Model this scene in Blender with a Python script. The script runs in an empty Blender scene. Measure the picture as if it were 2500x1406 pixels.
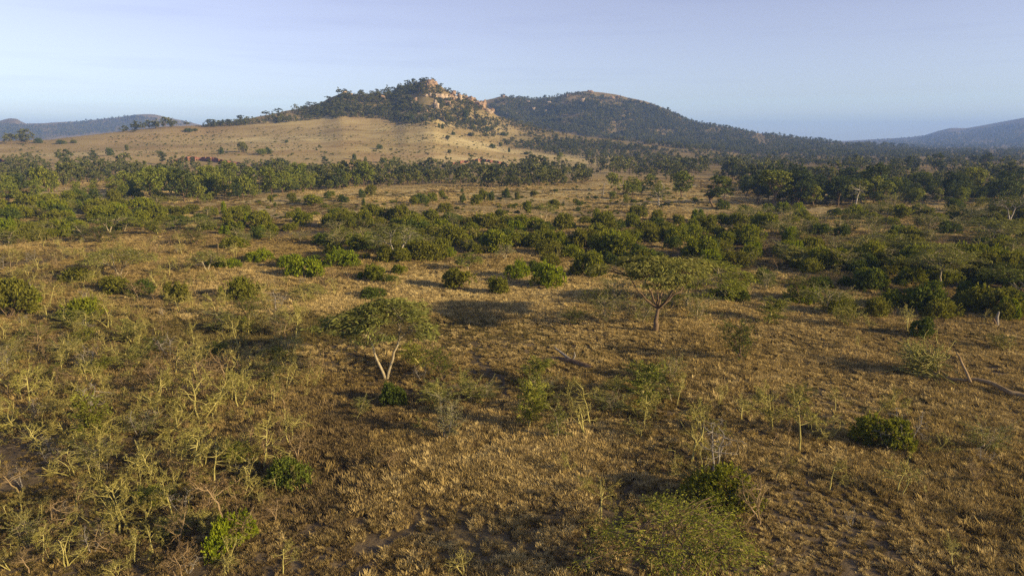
import bpy, math, random
import numpy as np
from mathutils import Vector, Euler

SC = bpy.context.scene
COL = SC.collection
R = math.radians
RNG = np.random.default_rng(7)
random.seed(7)

# ------------------------------------------------------------------ camera, sky, sun, exposure
CAM_H = 22.0
PITCH = R(12.1)
FPX = 1667.0                                  # focal length in photo pixels (2500 wide)
SUN_AZ = R(116)                               # clockwise from +Y (the viewing direction)
SUN_EL = R(17.5)

cam = bpy.data.cameras.new('camera')
cam.sensor_width = 36.0
cam.lens = 36.0 * FPX / 2500.0
cam.clip_start = 0.5
cam.clip_end = 60000
cam_ob = bpy.data.objects.new('camera', cam)
cam_ob.location = (0, 0, CAM_H)
cam_ob.rotation_euler = (R(90) - PITCH, 0, 0)
COL.objects.link(cam_ob)
SC.camera = cam_ob

world = bpy.data.worlds.new('World')
SC.world = world
world.use_nodes = True
wn, wl = world.node_tree.nodes, world.node_tree.links
wn.clear()
w_out = wn.new('ShaderNodeOutputWorld')
w_bg = wn.new('ShaderNodeBackground')
w_sky = wn.new('ShaderNodeTexSky')
w_sky.sky_type = 'NISHITA'
w_sky.sun_disc = False
w_sky.sun_elevation = SUN_EL
w_sky.sun_rotation = SUN_AZ
w_sky.altitude = 1700
w_sky.air_density = 1.0
w_sky.dust_density = 1.6
w_sky.ozone_density = 1.6
w_bg.inputs['Strength'].default_value = 0.092
w_hs = wn.new('ShaderNodeHueSaturation')
w_hs.inputs['Saturation'].default_value = 0.66
w_hs.inputs['Hue'].default_value = 0.537
# thin streaky cloud veil, low in the sky, mixed over the sky texture
w_tc = wn.new('ShaderNodeTexCoord')
w_map = wn.new('ShaderNodeMapping')
w_map.inputs['Scale'].default_value = (2.2, 2.2, 34.0)
w_map.inputs['Location'].default_value = (0.35, 0.1, 0.0)
w_noise = wn.new('ShaderNodeTexNoise')
w_noise.inputs['Scale'].default_value = 1.6
w_noise.inputs['Detail'].default_value = 5
w_noise.inputs['Roughness'].default_value = 0.55
w_ramp = wn.new('ShaderNodeValToRGB')
w_ramp.color_ramp.elements[0].position = 0.52
w_ramp.color_ramp.elements[0].color = (0, 0, 0, 1)
w_ramp.color_ramp.elements[1].position = 0.80
w_ramp.color_ramp.elements[1].color = (0.34, 0.34, 0.34, 1)
w_mix = wn.new('ShaderNodeMixRGB')
w_mix.blend_type = 'MULTIPLY'
w_mix.inputs['Color2'].default_value = (0.74, 0.74, 0.84, 1)
wl.new(w_tc.outputs['Generated'], w_map.inputs['Vector'])
wl.new(w_map.outputs['Vector'], w_noise.inputs['Vector'])
wl.new(w_noise.outputs['Fac'], w_ramp.inputs['Fac'])
wl.new(w_ramp.outputs['Color'], w_mix.inputs['Fac'])
wl.new(w_sky.outputs['Color'], w_hs.inputs['Color'])
wl.new(w_hs.outputs['Color'], w_mix.inputs['Color1'])
wl.new(w_mix.outputs['Color'], w_bg.inputs['Color'])
wl.new(w_bg.outputs['Background'], w_out.inputs['Surface'])

sun = bpy.data.lights.new('sun', 'SUN')
sun.energy = 5.0
sun.angle = R(0.5)
sun.color = (1.0, 0.755, 0.42)
sun_ob = bpy.data.objects.new('sun', sun)
S_DIR = Vector((math.sin(SUN_AZ) * math.cos(SUN_EL), math.cos(SUN_AZ) * math.cos(SUN_EL), math.sin(SUN_EL)))
sun_ob.rotation_euler = S_DIR.to_track_quat('Z', 'Y').to_euler()
sun_ob.location = (60, -60, 80)
COL.objects.link(sun_ob)

SC.view_settings.view_transform = 'Standard'
SC.view_settings.look = 'None'
SC.view_settings.exposure = 0.95
SC.view_settings.gamma = 1.0
SC.view_settings.use_curve_mapping = False
SC.cycles.max_bounces = 5
SC.cycles.diffuse_bounces = 2
SC.cycles.glossy_bounces = 1
SC.cycles.transmission_bounces = 2
SC.cycles.volume_bounces = 1
SC.cycles.transparent_max_bounces = 4
SC.cycles.use_denoising = False

# ------------------------------------------------------------------ picking points on the ground
CP, SP = math.cos(PITCH), math.sin(PITCH)

def ray(X, Y):
    xc = (np.asarray(X, float) - 1250) / FPX
    yc = (703 - np.asarray(Y, float)) / FPX
    return np.stack([xc, CP + yc * SP, -SP + yc * CP], -1)

def project(P):
    P = np.asarray(P, float)
    x, y, z = P[..., 0], P[..., 1], P[..., 2] - CAM_H
    dep = y * CP - z * SP
    up = y * SP + z * CP
    return 1250 + FPX * x / dep, 703 - FPX * up / dep, dep

# ------------------------------------------------------------------ noise on numpy arrays
def _hash(i, j, seed):
    n = (i.astype(np.int64) * 374761393 + j.astype(np.int64) * 668265263 + seed * 1442695041) & 0x7fffffff
    n = ((n ^ (n >> 13)) * 1274126177) & 0x7fffffff
    n = (n ^ (n >> 16)) & 0xffffff
    return n / float(0xffffff)

def vnoise(x, y, seed=0):
    xi, yi = np.floor(x), np.floor(y)
    fx, fy = x - xi, y - yi
    fx = fx * fx * (3 - 2 * fx)
    fy = fy * fy * (3 - 2 * fy)
    a, b = _hash(xi, yi, seed), _hash(xi + 1, yi, seed)
    c, d = _hash(xi, yi + 1, seed), _hash(xi + 1, yi + 1, seed)
    return (a * (1 - fx) + b * fx) * (1 - fy) + (c * (1 - fx) + d * fx) * fy - 0.5

def fbm(x, y, seed=0, octv=3):
    s, a = 0.0, 1.0
    for k in range(octv):
        s = s + a * vnoise(x * 2 ** k + 17.3 * k, y * 2 ** k - 9.1 * k, seed + k)
        a *= 0.5
    return s

def sstep(a, b, t):
    t = np.clip((t - a) / (b - a), 0, 1)
    return t * t * (3 - 2 * t)

# ------------------------------------------------------------------ the lie of the land
def ridge_table(pts):
    d = ray([p[0] for p in pts], [p[1] for p in pts])
    return np.arctan2(d[:, 0], d[:, 1]), d[:, 2] / np.hypot(d[:, 0], d[:, 1])

RA = ridge_table([(-1200, 352), (-300, 350), (0, 345), (120, 343), (260, 326), (400, 310), (500, 307), (600, 292), (700, 271), (780, 255),
                  (830, 233), (900, 232), (960, 223), (985, 210), (1010, 204), (1035, 196), (1058, 198), (1075, 210), (1110, 226), (1150, 245), (1185, 264),
                  (1215, 284), (1260, 300), (1330, 318), (1420, 333), (1520, 345), (1640, 356), (1760, 372), (1900, 400), (3000, 420)])
RB = ridge_table([(-600, 380), (700, 360), (1000, 290), (1120, 268), (1180, 250), (1230, 236), (1300, 243), (1400, 230), (1430, 225), (1500, 234),
                  (1560, 249), (1630, 270), (1680, 294), (1740, 304), (1800, 315), (1840, 325), (1900, 331), (2000, 343), (2080, 354), (2300, 372), (3000, 380)])
RC = ridge_table([(-1500, 320), (-300, 300), (0, 296), (20, 291), (40, 291), (60, 304), (100, 303), (200, 297), (300, 285), (330, 280), (375, 281), (420, 289), (470, 299), (560, 320), (800, 345), (1200, 360)])
RD = ridge_table([(1500, 362), (1900, 356), (2050, 345), (2200, 337), (2250, 333), (2290, 320), (2320, 313), (2360, 313), (2400, 306), (2500, 287), (2800, 258), (3300, 240), (5000, 250)])

def hill(phi, d, tab, Rr, Fr, prof_x, prof_y, back):
    te = np.interp(phi, tab[0], tab[1])
    zr = CAM_H + Rr * te
    t = (d - Fr) / (Rr - Fr)
    s = np.interp(t, prof_x, prof_y)
    s = np.where(t > 1, 1 - 0.55 * sstep(0, back, d - Rr), s)
    return np.maximum(zr, 0) * s

PX = np.linspace(0, 1, 41)
PA = np.interp(PX, [0, 0.12, 0.3, 0.55, 0.72, 0.8, 0.9, 0.96, 1.0], [0, 0.035, 0.13, 0.30, 0.44, 0.58, 0.82, 0.94, 1.0])
PB = np.interp(PX, [0, 0.2, 0.4, 0.6, 0.8, 0.93, 1.0], [0, 0.10, 0.27, 0.5, 0.78, 0.95, 1.0])

def terrain(x, y, fine=True):
    x = np.asarray(x, float); y = np.asarray(y, float)
    d = np.hypot(x, y)
    phi = np.arctan2(x, y)
    wob = fbm(x / 260, y / 260, 5, 3)
    z = 1.2 * fbm(x / 75, y / 75, 1, 2) * sstep(60, 220, d) + 2.6 * fbm(x / 330, y / 330, 2, 2) * sstep(250, 600, d)
    front = sstep(-1.9, -1.4, phi) * (1 - sstep(1.4, 1.9, phi))
    zA = hill(phi, d, RA, 1010 + 0 * wob, 525 + 30 * np.sin(phi * 5 + 1), PX, PA, 700)
    rA = sstep(8, 60, zA)
    rock = fbm(x / 38, y / 38, 8, 3)
    zA = zA + (0.8 * rA + 5.0 * sstep(48, 80, zA)) * rock
    zB = hill(phi, d, RB, 1900, 1050 + 120 * wob, PX, PB, 1200)
    zB = zB + sstep(15, 90, zB) * (fbm(x / 170, y / 170, 11, 4) * 44) * (1 - sstep(0.72, 1.0, (d - 1050) / 850) * 0.8)
    zC = hill(phi, d, RC, 4200, 2700, PX, PB, 2500)
    zC = zC + sstep(15, 90, zC) * fbm(x / 260, y / 260, 21, 4) * 38 * (1 - 0.7 * sstep(3600, 4200, d))
    zD = hill(phi, d, RD, 5600, 3300, PX, PB, 4000)
    zD = zD + sstep(15, 90, zD) * fbm(x / 420, y / 420, 31, 4) * 46 * (1 - 0.7 * sstep(4800, 5600, d))
    hh = np.maximum(np.maximum(zA, zB), np.maximum(zC, zD)) * front
    z = z * (1 - 0.6 * sstep(5, 40, hh)) + hh
    if fine:
        z = z + 0.55 * fbm(x / 24, y / 24, 47, 2) * sstep(25, 45, d) * (1 - sstep(300, 600, d))
        z = z + (0.34 * fbm(x / 7, y / 7, 41, 3) + 0.10 * vnoise(x / 1.3, y / 1.3, 44)) * (1 - 0.6 * sstep(200, 500, d))
    return z

MARCH = np.geomspace(18, 14000, 620)

def hit(X, Y):
    """Ground points seen at photo positions (X, Y); rows of nan where the ray meets only sky."""
    X = np.atleast_1d(np.asarray(X, float)); Y = np.atleast_1d(np.asarray(Y, float))
    out = np.full((len(X), 3), np.nan)
    for s in range(0, len(X), 2000):
        D = ray(X[s:s + 2000], Y[s:s + 2000])
        D = D / np.hypot(D[:, 0], D[:, 1])[:, None]
        px, py = D[:, 0, None] * MARCH, D[:, 1, None] * MARCH
        gap = CAM_H + D[:, 2, None] * MARCH - terrain(px, py, False)
        below = gap < 0
        has = below.any(1)
        k = np.argmax(below, 1)
        k0 = np.maximum(k - 1, 0)
        ii = np.arange(len(D))
        g0, g1 = gap[ii, k0], gap[ii, k]
        f = np.where(k > 0, g0 / np.maximum(g0 - g1, 1e-9), 0)
        t = MARCH[k0] + (MARCH[k] - MARCH[k0]) * f
        P = np.stack([D[:, 0] * t, D[:, 1] * t, 0 * t], -1)
        P[:, 2] = terrain(P[:, 0], P[:, 1])
        P[~has] = np.nan
        out[s:s + 2000] = P
    return out

def hit_near(X, Y, far, most=40):
    """first ground point at or below (X, Y) that lies nearer than far"""
    y = Y
    while y < Y + most:
        P = hit([X], [y])[0]
        if not np.isnan(P[0]) and np.hypot(P[0], P[1]) < far:
            return P, y
        y += 1.0
    return np.array([np.nan] * 3), y

def inside(poly, X, Y):
    r = np.zeros(len(X), bool)
    n = len(poly)
    for i in range(n):
        x1, y1 = poly[i]; x2, y2 = poly[(i + 1) % n]
        c = ((y1 > Y) != (y2 > Y)) & (X < (x2 - x1) * (Y - y1) / ((y2 - y1) if y2 != y1 else 1e-9) + x1)
        r ^= c
    return r

def scatter_in(poly, n, rng, mind=0.0, clump=None):
    """n photo positions inside a polygon, kept mind pixels apart; clump=(size_x, size_y, bias, seed) thins by noise."""
    xs = [p[0] for p in poly]; ys = [p[1] for p in poly]
    got = []
    tries = 0
    while len(got) < n and tries < 60:
        X = rng.uniform(min(xs), max(xs), n * 3); Y = rng.uniform(min(ys), max(ys), n * 3)
        ok = inside(poly, X, Y)
        if clump:
            ok &= (fbm(X / clump[0], Y / clump[1], clump[3], 2) + rng.uniform(-.25, .25, len(X))) > clump[2]
        for x, y in zip(X[ok], Y[ok]):
            if len(got) >= n:
                break
            if mind and any((x - a) ** 2 + ((y - b) * 2) ** 2 < mind ** 2 for a, b in got[-400:]):
                continue
            got.append((x, y))
        tries += 1
    return np.array(got).reshape(-1, 2)

# ------------------------------------------------------------------ materials
def new_mat(name):
    m = bpy.data.materials.new(name)
    m.use_nodes = True
    m.node_tree.nodes.clear()
    return m, m.node_tree.nodes, m.node_tree.links

def leaf_mat(name, c1, c2, c3, trans=0.28, nscale=0.9):
    m, n, l = new_mat(name)
    out = n.new('ShaderNodeOutputMaterial')
    geo = n.new('ShaderNodeNewGeometry')
    oi = n.new('ShaderNodeObjectInfo')
    tc = n.new('ShaderNodeTexCoord')
    nz = n.new('ShaderNodeTexNoise'); nz.inputs['Scale'].default_value = nscale; nz.inputs['Detail'].default_value = 2
    l.new(tc.outputs['Object'], nz.inputs['Vector'])
    r1 = n.new('ShaderNodeMapRange'); r1.inputs['From Min'].default_value = 0.35; r1.inputs['From Max'].default_value = 0.65
    l.new(nz.outputs['Fac'], r1.inputs['Value'])
    mx = n.new('ShaderNodeMixRGB'); mx.inputs['Color1'].default_value = (*c1, 1); mx.inputs['Color2'].default_value = (*c2, 1)
    l.new(r1.outputs['Result'], mx.inputs['Fac'])
    mx2 = n.new('ShaderNodeMixRGB'); mx2.inputs['Color2'].default_value = (*c3, 1)
    mm = n.new('ShaderNodeMath'); mm.operation = 'MULTIPLY'; mm.inputs[1].default_value = 0.75
    l.new(oi.outputs['Random'], mm.inputs[0])
    l.new(mm.outputs['Value'], mx2.inputs['Fac'])
    l.new(mx.outputs['Color'], mx2.inputs['Color1'])
    r2 = n.new('ShaderNodeMapRange'); r2.inputs['To Min'].default_value = 0.6; r2.inputs['To Max'].default_value = 1.4
    l.new(geo.outputs['Random Per Island'], r2.inputs['Value'])
    sc = n.new('ShaderNodeVectorMath'); sc.operation = 'SCALE'
    l.new(mx2.outputs['Color'], sc.inputs[0]); l.new(r2.outputs['Result'], sc.inputs['Scale'])
    df = n.new('ShaderNodeBsdfDiffuse'); tr = n.new('ShaderNodeBsdfTranslucent')
    l.new(sc.outputs['Vector'], df.inputs['Color'])
    sc2 = n.new('ShaderNodeVectorMath'); sc2.operation = 'MULTIPLY'; sc2.inputs[1].default_value = (1.25, 1.2, 0.6)
    l.new(sc.outputs['Vector'], sc2.inputs[0]); l.new(sc2.outputs['Vector'], tr.inputs['Color'])
    ms = n.new('ShaderNodeMixShader'); ms.inputs['Fac'].default_value = trans
    l.new(df.outputs['BSDF'], ms.inputs[1]); l.new(tr.outputs['BSDF'], ms.inputs[2])
    l.new(ms.outputs['Shader'], out.inputs['Surface'])
    return m

def bark_mat(name, c1, c2, scale=2.5):
    m, n, l = new_mat(name)
    out = n.new('ShaderNodeOutputMaterial')
    tc = n.new('ShaderNodeTexCoord')
    nz = n.new('ShaderNodeTexNoise'); nz.inputs['Scale'].default_value = scale; nz.inputs['Detail'].default_value = 4
    l.new(tc.outputs['Object'], nz.inputs['Vector'])
    r1 = n.new('ShaderNodeMapRange'); r1.inputs['From Min'].default_value = 0.35; r1.inputs['From Max'].default_value = 0.65
    l.new(nz.outputs['Fac'], r1.inputs['Value'])
    mx = n.new('ShaderNodeMixRGB'); mx.inputs['Color1'].default_value = (*c1, 1); mx.inputs['Color2'].default_value = (*c2, 1)
    l.new(r1.outputs['Result'], mx.inputs['Fac'])
    df = n.new('ShaderNodeBsdfDiffuse')
    l.new(mx.outputs['Color'], df.inputs['Color'])
    l.new(df.outputs['BSDF'], out.inputs['Surface'])
    return m

M = {}
M['bush'] = leaf_mat('bush_leaves', (0.120, 0.150, 0.015), (0.225, 0.240, 0.026), (0.140, 0.132, 0.028))
M['bush_bright'] = leaf_mat('bright_bush_leaves', (0.156, 0.204, 0.014), (0.228, 0.259, 0.020), (0.132, 0.182, 0.014))
M['bush_dark'] = leaf_mat('dark_bush_leaves', (0.075, 0.105, 0.018), (0.130, 0.155, 0.026), (0.068, 0.095, 0.022))
M['acacia'] = leaf_mat('acacia_leaves', (0.163, 0.174, 0.042), (0.250, 0.240, 0.066), (0.144, 0.162, 0.042), 0.25)
M['acacia_green'] = leaf_mat('green_acacia_leaves', (0.143, 0.168, 0.026), (0.234, 0.234, 0.040), (0.124, 0.150, 0.026), 0.25)
M['acacia_dark'] = leaf_mat('dark_acacia_leaves', (0.081, 0.102, 0.020), (0.138, 0.150, 0.030), (0.069, 0.090, 0.020), 0.22)
M['acacia_pale'] = leaf_mat('pale_acacia_leaves', (0.170, 0.165, 0.075), (0.230, 0.215, 0.100), (0.15, 0.15, 0.065), 0.2)
M['thorn_leaf'] = leaf_mat('thorn_tree_leaves', (0.175, 0.170, 0.040), (0.265, 0.250, 0.066), (0.165, 0.130, 0.045), 0.2)
M['thorn_dry'] = leaf_mat('dry_thorn_leaves', (0.140, 0.095, 0.040), (0.190, 0.130, 0.060), (0.12, 0.10, 0.045), 0.2)
M['wood'] = leaf_mat('woodland_leaves', (0.140, 0.168, 0.028), (0.235, 0.240, 0.046), (0.115, 0.145, 0.030), 0.25, 0.5)
M['wood_dark'] = leaf_mat('dark_woodland_leaves', (0.059, 0.083, 0.028), (0.105, 0.122, 0.038), (0.049, 0.070, 0.028), 0.2, 0.5)  # dark trees; in the right-hand valley the tone paints a hill's shadow
M['hill_leaf'] = leaf_mat('hill_tree_leaves', (0.105, 0.118, 0.030), (0.175, 0.170, 0.048), (0.085, 0.098, 0.034), 0.2, 0.25)
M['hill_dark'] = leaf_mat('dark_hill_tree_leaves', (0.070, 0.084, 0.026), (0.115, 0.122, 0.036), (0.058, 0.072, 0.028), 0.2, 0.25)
M['bark_yellow'] = bark_mat('lichen_yellow_bark', (0.24, 0.215, 0.065), (0.40, 0.365, 0.135))
M['bark_acacia'] = bark_mat('pale_acacia_bark', (0.24, 0.20, 0.12), (0.37, 0.325, 0.215))
M['bark_grey'] = bark_mat('grey_dead_bark', (0.15, 0.135, 0.11), (0.27, 0.25, 0.21))
M['bark_white'] = bark_mat('whitish_acacia_bark', (0.24, 0.21, 0.16), (0.42, 0.39, 0.33))
M['bark_brown'] = bark_mat('brown_bark', (0.10, 0.07, 0.045), (0.19, 0.14, 0.09))
M['bark_tan'] = bark_mat('tan_dead_wood', (0.18, 0.130, 0.07), (0.29, 0.22, 0.125))

def grass_mat(name, c1, c2, c3):
    m, n, l = new_mat(name)
    out = n.new('ShaderNodeOutputMaterial')
    geo = n.new('ShaderNodeNewGeometry'); oi = n.new('ShaderNodeObjectInfo')
    nz = n.new('ShaderNodeTexNoise'); nz.inputs['Scale'].default_value = 0.035; nz.inputs['Detail'].default_value = 5; nz.inputs['Roughness'].default_value = 0.65
    l.new(geo.outputs['Position'], nz.inputs['Vector'])
    r1 = n.new('ShaderNodeMapRange'); r1.inputs['From Min'].default_value = 0.38; r1.inputs['From Max'].default_value = 0.62
    l.new(nz.outputs['Fac'], r1.inputs['Value'])
    mx = n.new('ShaderNodeMixRGB'); mx.inputs['Color1'].default_value = (*c1, 1); mx.inputs['Color2'].default_value = (*c2, 1)
    l.new(r1.outputs['Result'], mx.inputs['Fac'])
    mx2 = n.new('ShaderNodeMixRGB'); mx2.inputs['Color2'].default_value = (*c3, 1)
    mm = n.new('ShaderNodeMath'); mm.operation = 'POWER'; mm.inputs[1].default_value = 2.2
    l.new(oi.outputs['Random'], mm.inputs[0]); l.new(mm.outputs['Value'], mx2.inputs['Fac'])
    l.new(mx.outputs['Color'], mx2.inputs['Color1'])
    df = n.new('ShaderNodeBsdfDiffuse'); tr = n.new('ShaderNodeBsdfTranslucent')
    l.new(mx2.outputs['Color'], df.inputs['Color']); l.new(mx2.outputs['Color'], tr.inputs['Color'])
    ms = n.new('ShaderNodeMixShader'); ms.inputs['Fac'].default_value = 0.25
    l.new(df.outputs['BSDF'], ms.inputs[1]); l.new(tr.outputs['BSDF'], ms.inputs[2])
    l.new(ms.outputs['Shader'], out.inputs['Surface'])
    return m

M['grass'] = grass_mat('dry_grass_blades', (0.315, 0.235, 0.082), (0.48, 0.370, 0.160), (0.17, 0.130, 0.052))
M['grass_straw'] = grass_mat('straw_grass_blades', (0.47, 0.365, 0.150), (0.61, 0.495, 0.230), (0.33, 0.25, 0.105))
M['grass_brown_vignette'] = grass_mat('brown_vignette_grass_blades', (0.190, 0.140, 0.062), (0.28, 0.210, 0.096), (0.12, 0.092, 0.046))  # brown grass; its dark tone also paints vignetting into the foreground
M['grass_green'] = grass_mat('olive_grass_blades', (0.165, 0.135, 0.045), (0.22, 0.18, 0.068), (0.11, 0.09, 0.04))

def ground_mat():
    m, n, l = new_mat('savanna_ground')
    out = n.new('ShaderNodeOutputMaterial')
    geo = n.new('ShaderNodeNewGeometry')
    at = n.new('ShaderNodeAttribute'); at.attribute_name = 'cover'
    sep = n.new('ShaderNodeSeparateColor')
    l.new(at.outputs['Color'], sep.inputs['Color'])
    def noise(scale, detail, rough=0.55, vec=None):
        z = n.new('ShaderNodeTexNoise'); z.inputs['Scale'].default_value = scale
        z.inputs['Detail'].default_value = detail; z.inputs['Roughness'].default_value = rough
        l.new(vec or geo.outputs['Position'], z.inputs['Vector']); return z.outputs['Fac']
    def rng(v, a, b):
        r = n.new('ShaderNodeMapRange'); r.inputs['From Min'].default_value = a; r.inputs['From Max'].default_value = b
        l.new(v, r.inputs['Value']); return r.outputs['Result']
    def mix(f, a, b):
        x = n.new('ShaderNodeMixRGB')
        for s, v in ((x.inputs['Color1'], a), (x.inputs['Color2'], b)):
            if isinstance(v, tuple): s.default_value = (*v, 1)
            else: l.new(v, s)
        if isinstance(f, float): x.inputs['Fac'].default_value = f
        else: l.new(f, x.inputs['Fac'])
        return x.outputs['Color']
    # litter and soil between the tussocks
    soil = mix(rng(noise(0.9, 6), 0.35, 0.65), (0.082, 0.065, 0.042), (0.160, 0.124, 0.074))
    soil = mix(rng(noise(0.05, 3), 0.45, 0.65), soil, (0.115, 0.090, 0.045))
    # grass sward seen from afar
    mp = n.new('ShaderNodeMapping'); mp.inputs['Scale'].default_value = (0.35, 1.0, 1.0); mp.inputs['Rotation'].default_value = (0, 0, 0.15)
    l.new(geo.outputs['Position'], mp.inputs['Vector'])
    sw = mix(rng(noise(0.02, 5, 0.6, mp.outputs['Vector']), 0.38, 0.62), (0.25, 0.190, 0.082), (0.38, 0.305, 0.145))
    sw = mix(rng(noise(0.35, 6, 0.7), 0.40, 0.72), sw, (0.165, 0.115, 0.055))
    pale = mix(rng(noise(0.013, 5, 0.6, mp.outputs['Vector']), 0.4, 0.62), (0.30, 0.235, 0.098), (0.51, 0.435, 0.215))
    pale = mix(rng(noise(0.10, 8, 0.75, mp.outputs['Vector']), 0.46, 0.72), pale, (0.19, 0.125, 0.06))
    col = mix(sep.outputs['Red'], soil, sw)
    col = mix(sep.outputs['Green'], col, pale)
    red = mix(rng(noise(0.25, 5), 0.4, 0.6), (0.27, 0.105, 0.055), (0.36, 0.165, 0.09))
    col = mix(sep.outputs['Blue'], col, red)
    und = mix(rng(noise(0.03, 5, 0.65), 0.38, 0.62), (0.105, 0.092, 0.040), (0.205, 0.155, 0.072))
    col = mix(at.outputs['Alpha'], und, col)
    df = n.new('ShaderNodeBsdfDiffuse')
    l.new(col, df.inputs['Color'])
    bp = n.new('ShaderNodeBump'); bp.inputs['Strength'].default_value = 0.9; bp.inputs['Distance'].default_value = 0.35
    hsum = n.new('ShaderNodeMath'); hsum.operation = 'ADD'
    l.new(noise(0.8, 7, 0.65), hsum.inputs[0]); l.new(noise(0.12, 4), hsum.inputs[1])
    l.new(hsum.outputs['Value'], bp.inputs['Height']); l.new(bp.outputs['Normal'], df.inputs['Normal'])
    l.new(df.outputs['BSDF'], out.inputs['Surface'])
    return m

def rock_mat(name, c1, c2, c3):
    m, n, l = new_mat(name)
    out = n.new('ShaderNodeOutputMaterial')
    geo = n.new('ShaderNodeNewGeometry')
    nz = n.new('ShaderNodeTexNoise'); nz.inputs['Scale'].default_value = 0.35; nz.inputs['Detail'].default_value = 8; nz.inputs['Roughness'].default_value = 0.65
    l.new(geo.outputs['Position'], nz.inputs['Vector'])
    rp = n.new('ShaderNodeValToRGB')
    e = rp.color_ramp.elements
    e[0].position = 0.36; e[0].color = (*c1, 1); e[1].position = 0.64; e[1].color = (*c3, 1)
    k = e.new(0.5); k.color = (*c2, 1)
    l.new(nz.outputs['Fac'], rp.inputs['Fac'])
    df = n.new('ShaderNodeBsdfDiffuse'); l.new(rp.outputs['Color'], df.inputs['Color'])
    bp = n.new('ShaderNodeBump'); bp.inputs['Strength'].default_value = 0.8; bp.inputs['Distance'].default_value = 0.8
    l.new(nz.outputs['Fac'], bp.inputs['Height']); l.new(bp.outputs['Normal'], df.inputs['Normal'])
    l.new(df.outputs['BSDF'], out.inputs['Surface'])
    return m

M['ground'] = ground_mat()
M['rock_pale'] = rock_mat('pale_granite', (0.16, 0.125, 0.09), (0.34, 0.265, 0.185), (0.47, 0.38, 0.28))
M['rock_orange'] = rock_mat('orange_granite', (0.12, 0.088, 0.062), (0.25, 0.175, 0.115), (0.35, 0.255, 0.17))
M['red_earth'] = rock_mat('red_earth', (0.11, 0.052, 0.038), (0.20, 0.092, 0.062), (0.27, 0.15, 0.10))

# ------------------------------------------------------------------ mesh building
class MB:
    def __init__(self):
        self.v, self.q, self.t, self.n = [], [], [], 0
    def add(self, v, quads=None, tris=None):
        v = np.asarray(v, float).reshape(-1, 3)
        if quads is not None and len(quads): self.q.append(np.asarray(quads, int) + self.n)
        if tris is not None and len(tris): self.t.append(np.asarray(tris, int) + self.n)
        self.v.append(v); self.n += len(v)
    def tube(self, pts, rad, ns=5):
        pts = np.asarray(pts, float); rad = np.asarray(rad, float); m = len(pts)
        tg = np.gradient(pts, axis=0)
        tg /= np.linalg.norm(tg, axis=1)[:, None] + 1e-9
        ref = np.array([1.0, 0.2, 0.1]) if abs(tg[0][2]) > 0.7 else np.array([0.05, 0.1, 1.0])
        a = np.cross(tg, ref); a /= np.linalg.norm(a, axis=1)[:, None] + 1e-9
        b = np.cross(tg, a)
        ang = np.linspace(0, 2 * math.pi, ns, endpoint=False)
        ring = pts[:, None] + rad[:, None, None] * (np.cos(ang)[None, :, None] * a[:, None] + np.sin(ang)[None, :, None] * b[:, None])
        i = np.arange(m - 1)[:, None] * ns; j = np.arange(ns)[None]
        k = (j + 1) % ns
        quads = np.stack([i + j, i + k, i + ns + k, i + ns + j], -1).reshape(-1, 4)
        self.add(ring.reshape(-1, 3), quads)
        c = len(pts) * ns
        self.add(np.vstack([ring[-1], pts[-1] + tg[-1] * rad[-1]]), None, [[x, (x + 1) % ns, ns] for x in range(ns)])
    def leaves(self, c, d, w, L, W, fold=0.0):
        """rhombus leaves: centres c, long axes d, width axes w"""
        c = np.asarray(c, float); L = np.asarray(L, float)[:, None]; W = np.asarray(W, float)[:, None]
        nrm = np.cross(d, w)
        v = np.stack([c - d * L / 2, c + w * W / 2 + nrm * W * fold, c + d * L / 2, c - w * W / 2 + nrm * W * fold], 1)
        self.add(v.reshape(-1, 3), np.arange(len(c) * 4).reshape(-1, 4))
    def mesh(self, name, mat):
        return build(name, [(self, mat)])

def build(name, parts):
    me = bpy.data.meshes.new(name)
    V, loops, tot, mi = [], [], [], []
    off = 0
    for k, (mb, mat) in enumerate(parts):
        me.materials.append(M[mat] if isinstance(mat, str) else mat)
        if not mb.n: continue
        V.append(np.vstack(mb.v))
        for arr, s in ((mb.q, 4), (mb.t, 3)):
            if arr:
                f = np.vstack(arr) + off
                loops.append(f.reshape(-1)); tot.append(np.full(len(f), s)); mi.append(np.full(len(f), k))
        off += mb.n
    V = np.vstack(V); loops = np.concatenate(loops); tot = np.concatenate(tot); mi = np.concatenate(mi)
    me.vertices.add(len(V)); me.vertices.foreach_set('co', V.astype(np.float32).reshape(-1))
    me.loops.add(len(loops)); me.loops.foreach_set('vertex_index', loops.astype(np.int32))
    me.polygons.add(len(tot))
    st = np.concatenate([[0], np.cumsum(tot)[:-1]])
    me.polygons.foreach_set('loop_start', st.astype(np.int32))
    me.polygons.foreach_set('loop_total', tot.astype(np.int32))
    me.polygons.foreach_set('material_index', mi.astype(np.int32))
    me.update(calc_edges=True)
    return me

def unit(v):
    v = np.asarray(v, float)
    return v / (np.linalg.norm(v, axis=-1, keepdims=True) + 1e-9)

def perp(d, rng, roll=math.pi, base=None):
    """width axes perpendicular to d, near horizontal, rolled by up to +-roll"""
    h = unit(np.cross(d, [0, 0, 1.0]) + 1e-4)
    u = np.cross(h, d)
    a = rng.uniform(-roll, roll, len(d))[:, None]
    return h * np.cos(a) + u * np.sin(a)

def bent(rng, p, d, L, n, wig, lift=0.0):
    """a crooked limb as points"""
    pts = [np.array(p, float)]
    d = unit(d)
    for k in range(n):
        d = unit(d + rng.normal(0, wig, 3) + np.array([0, 0, lift]))
        pts.append(pts[-1] + d * L / n)
    return np.array(pts)

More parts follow.
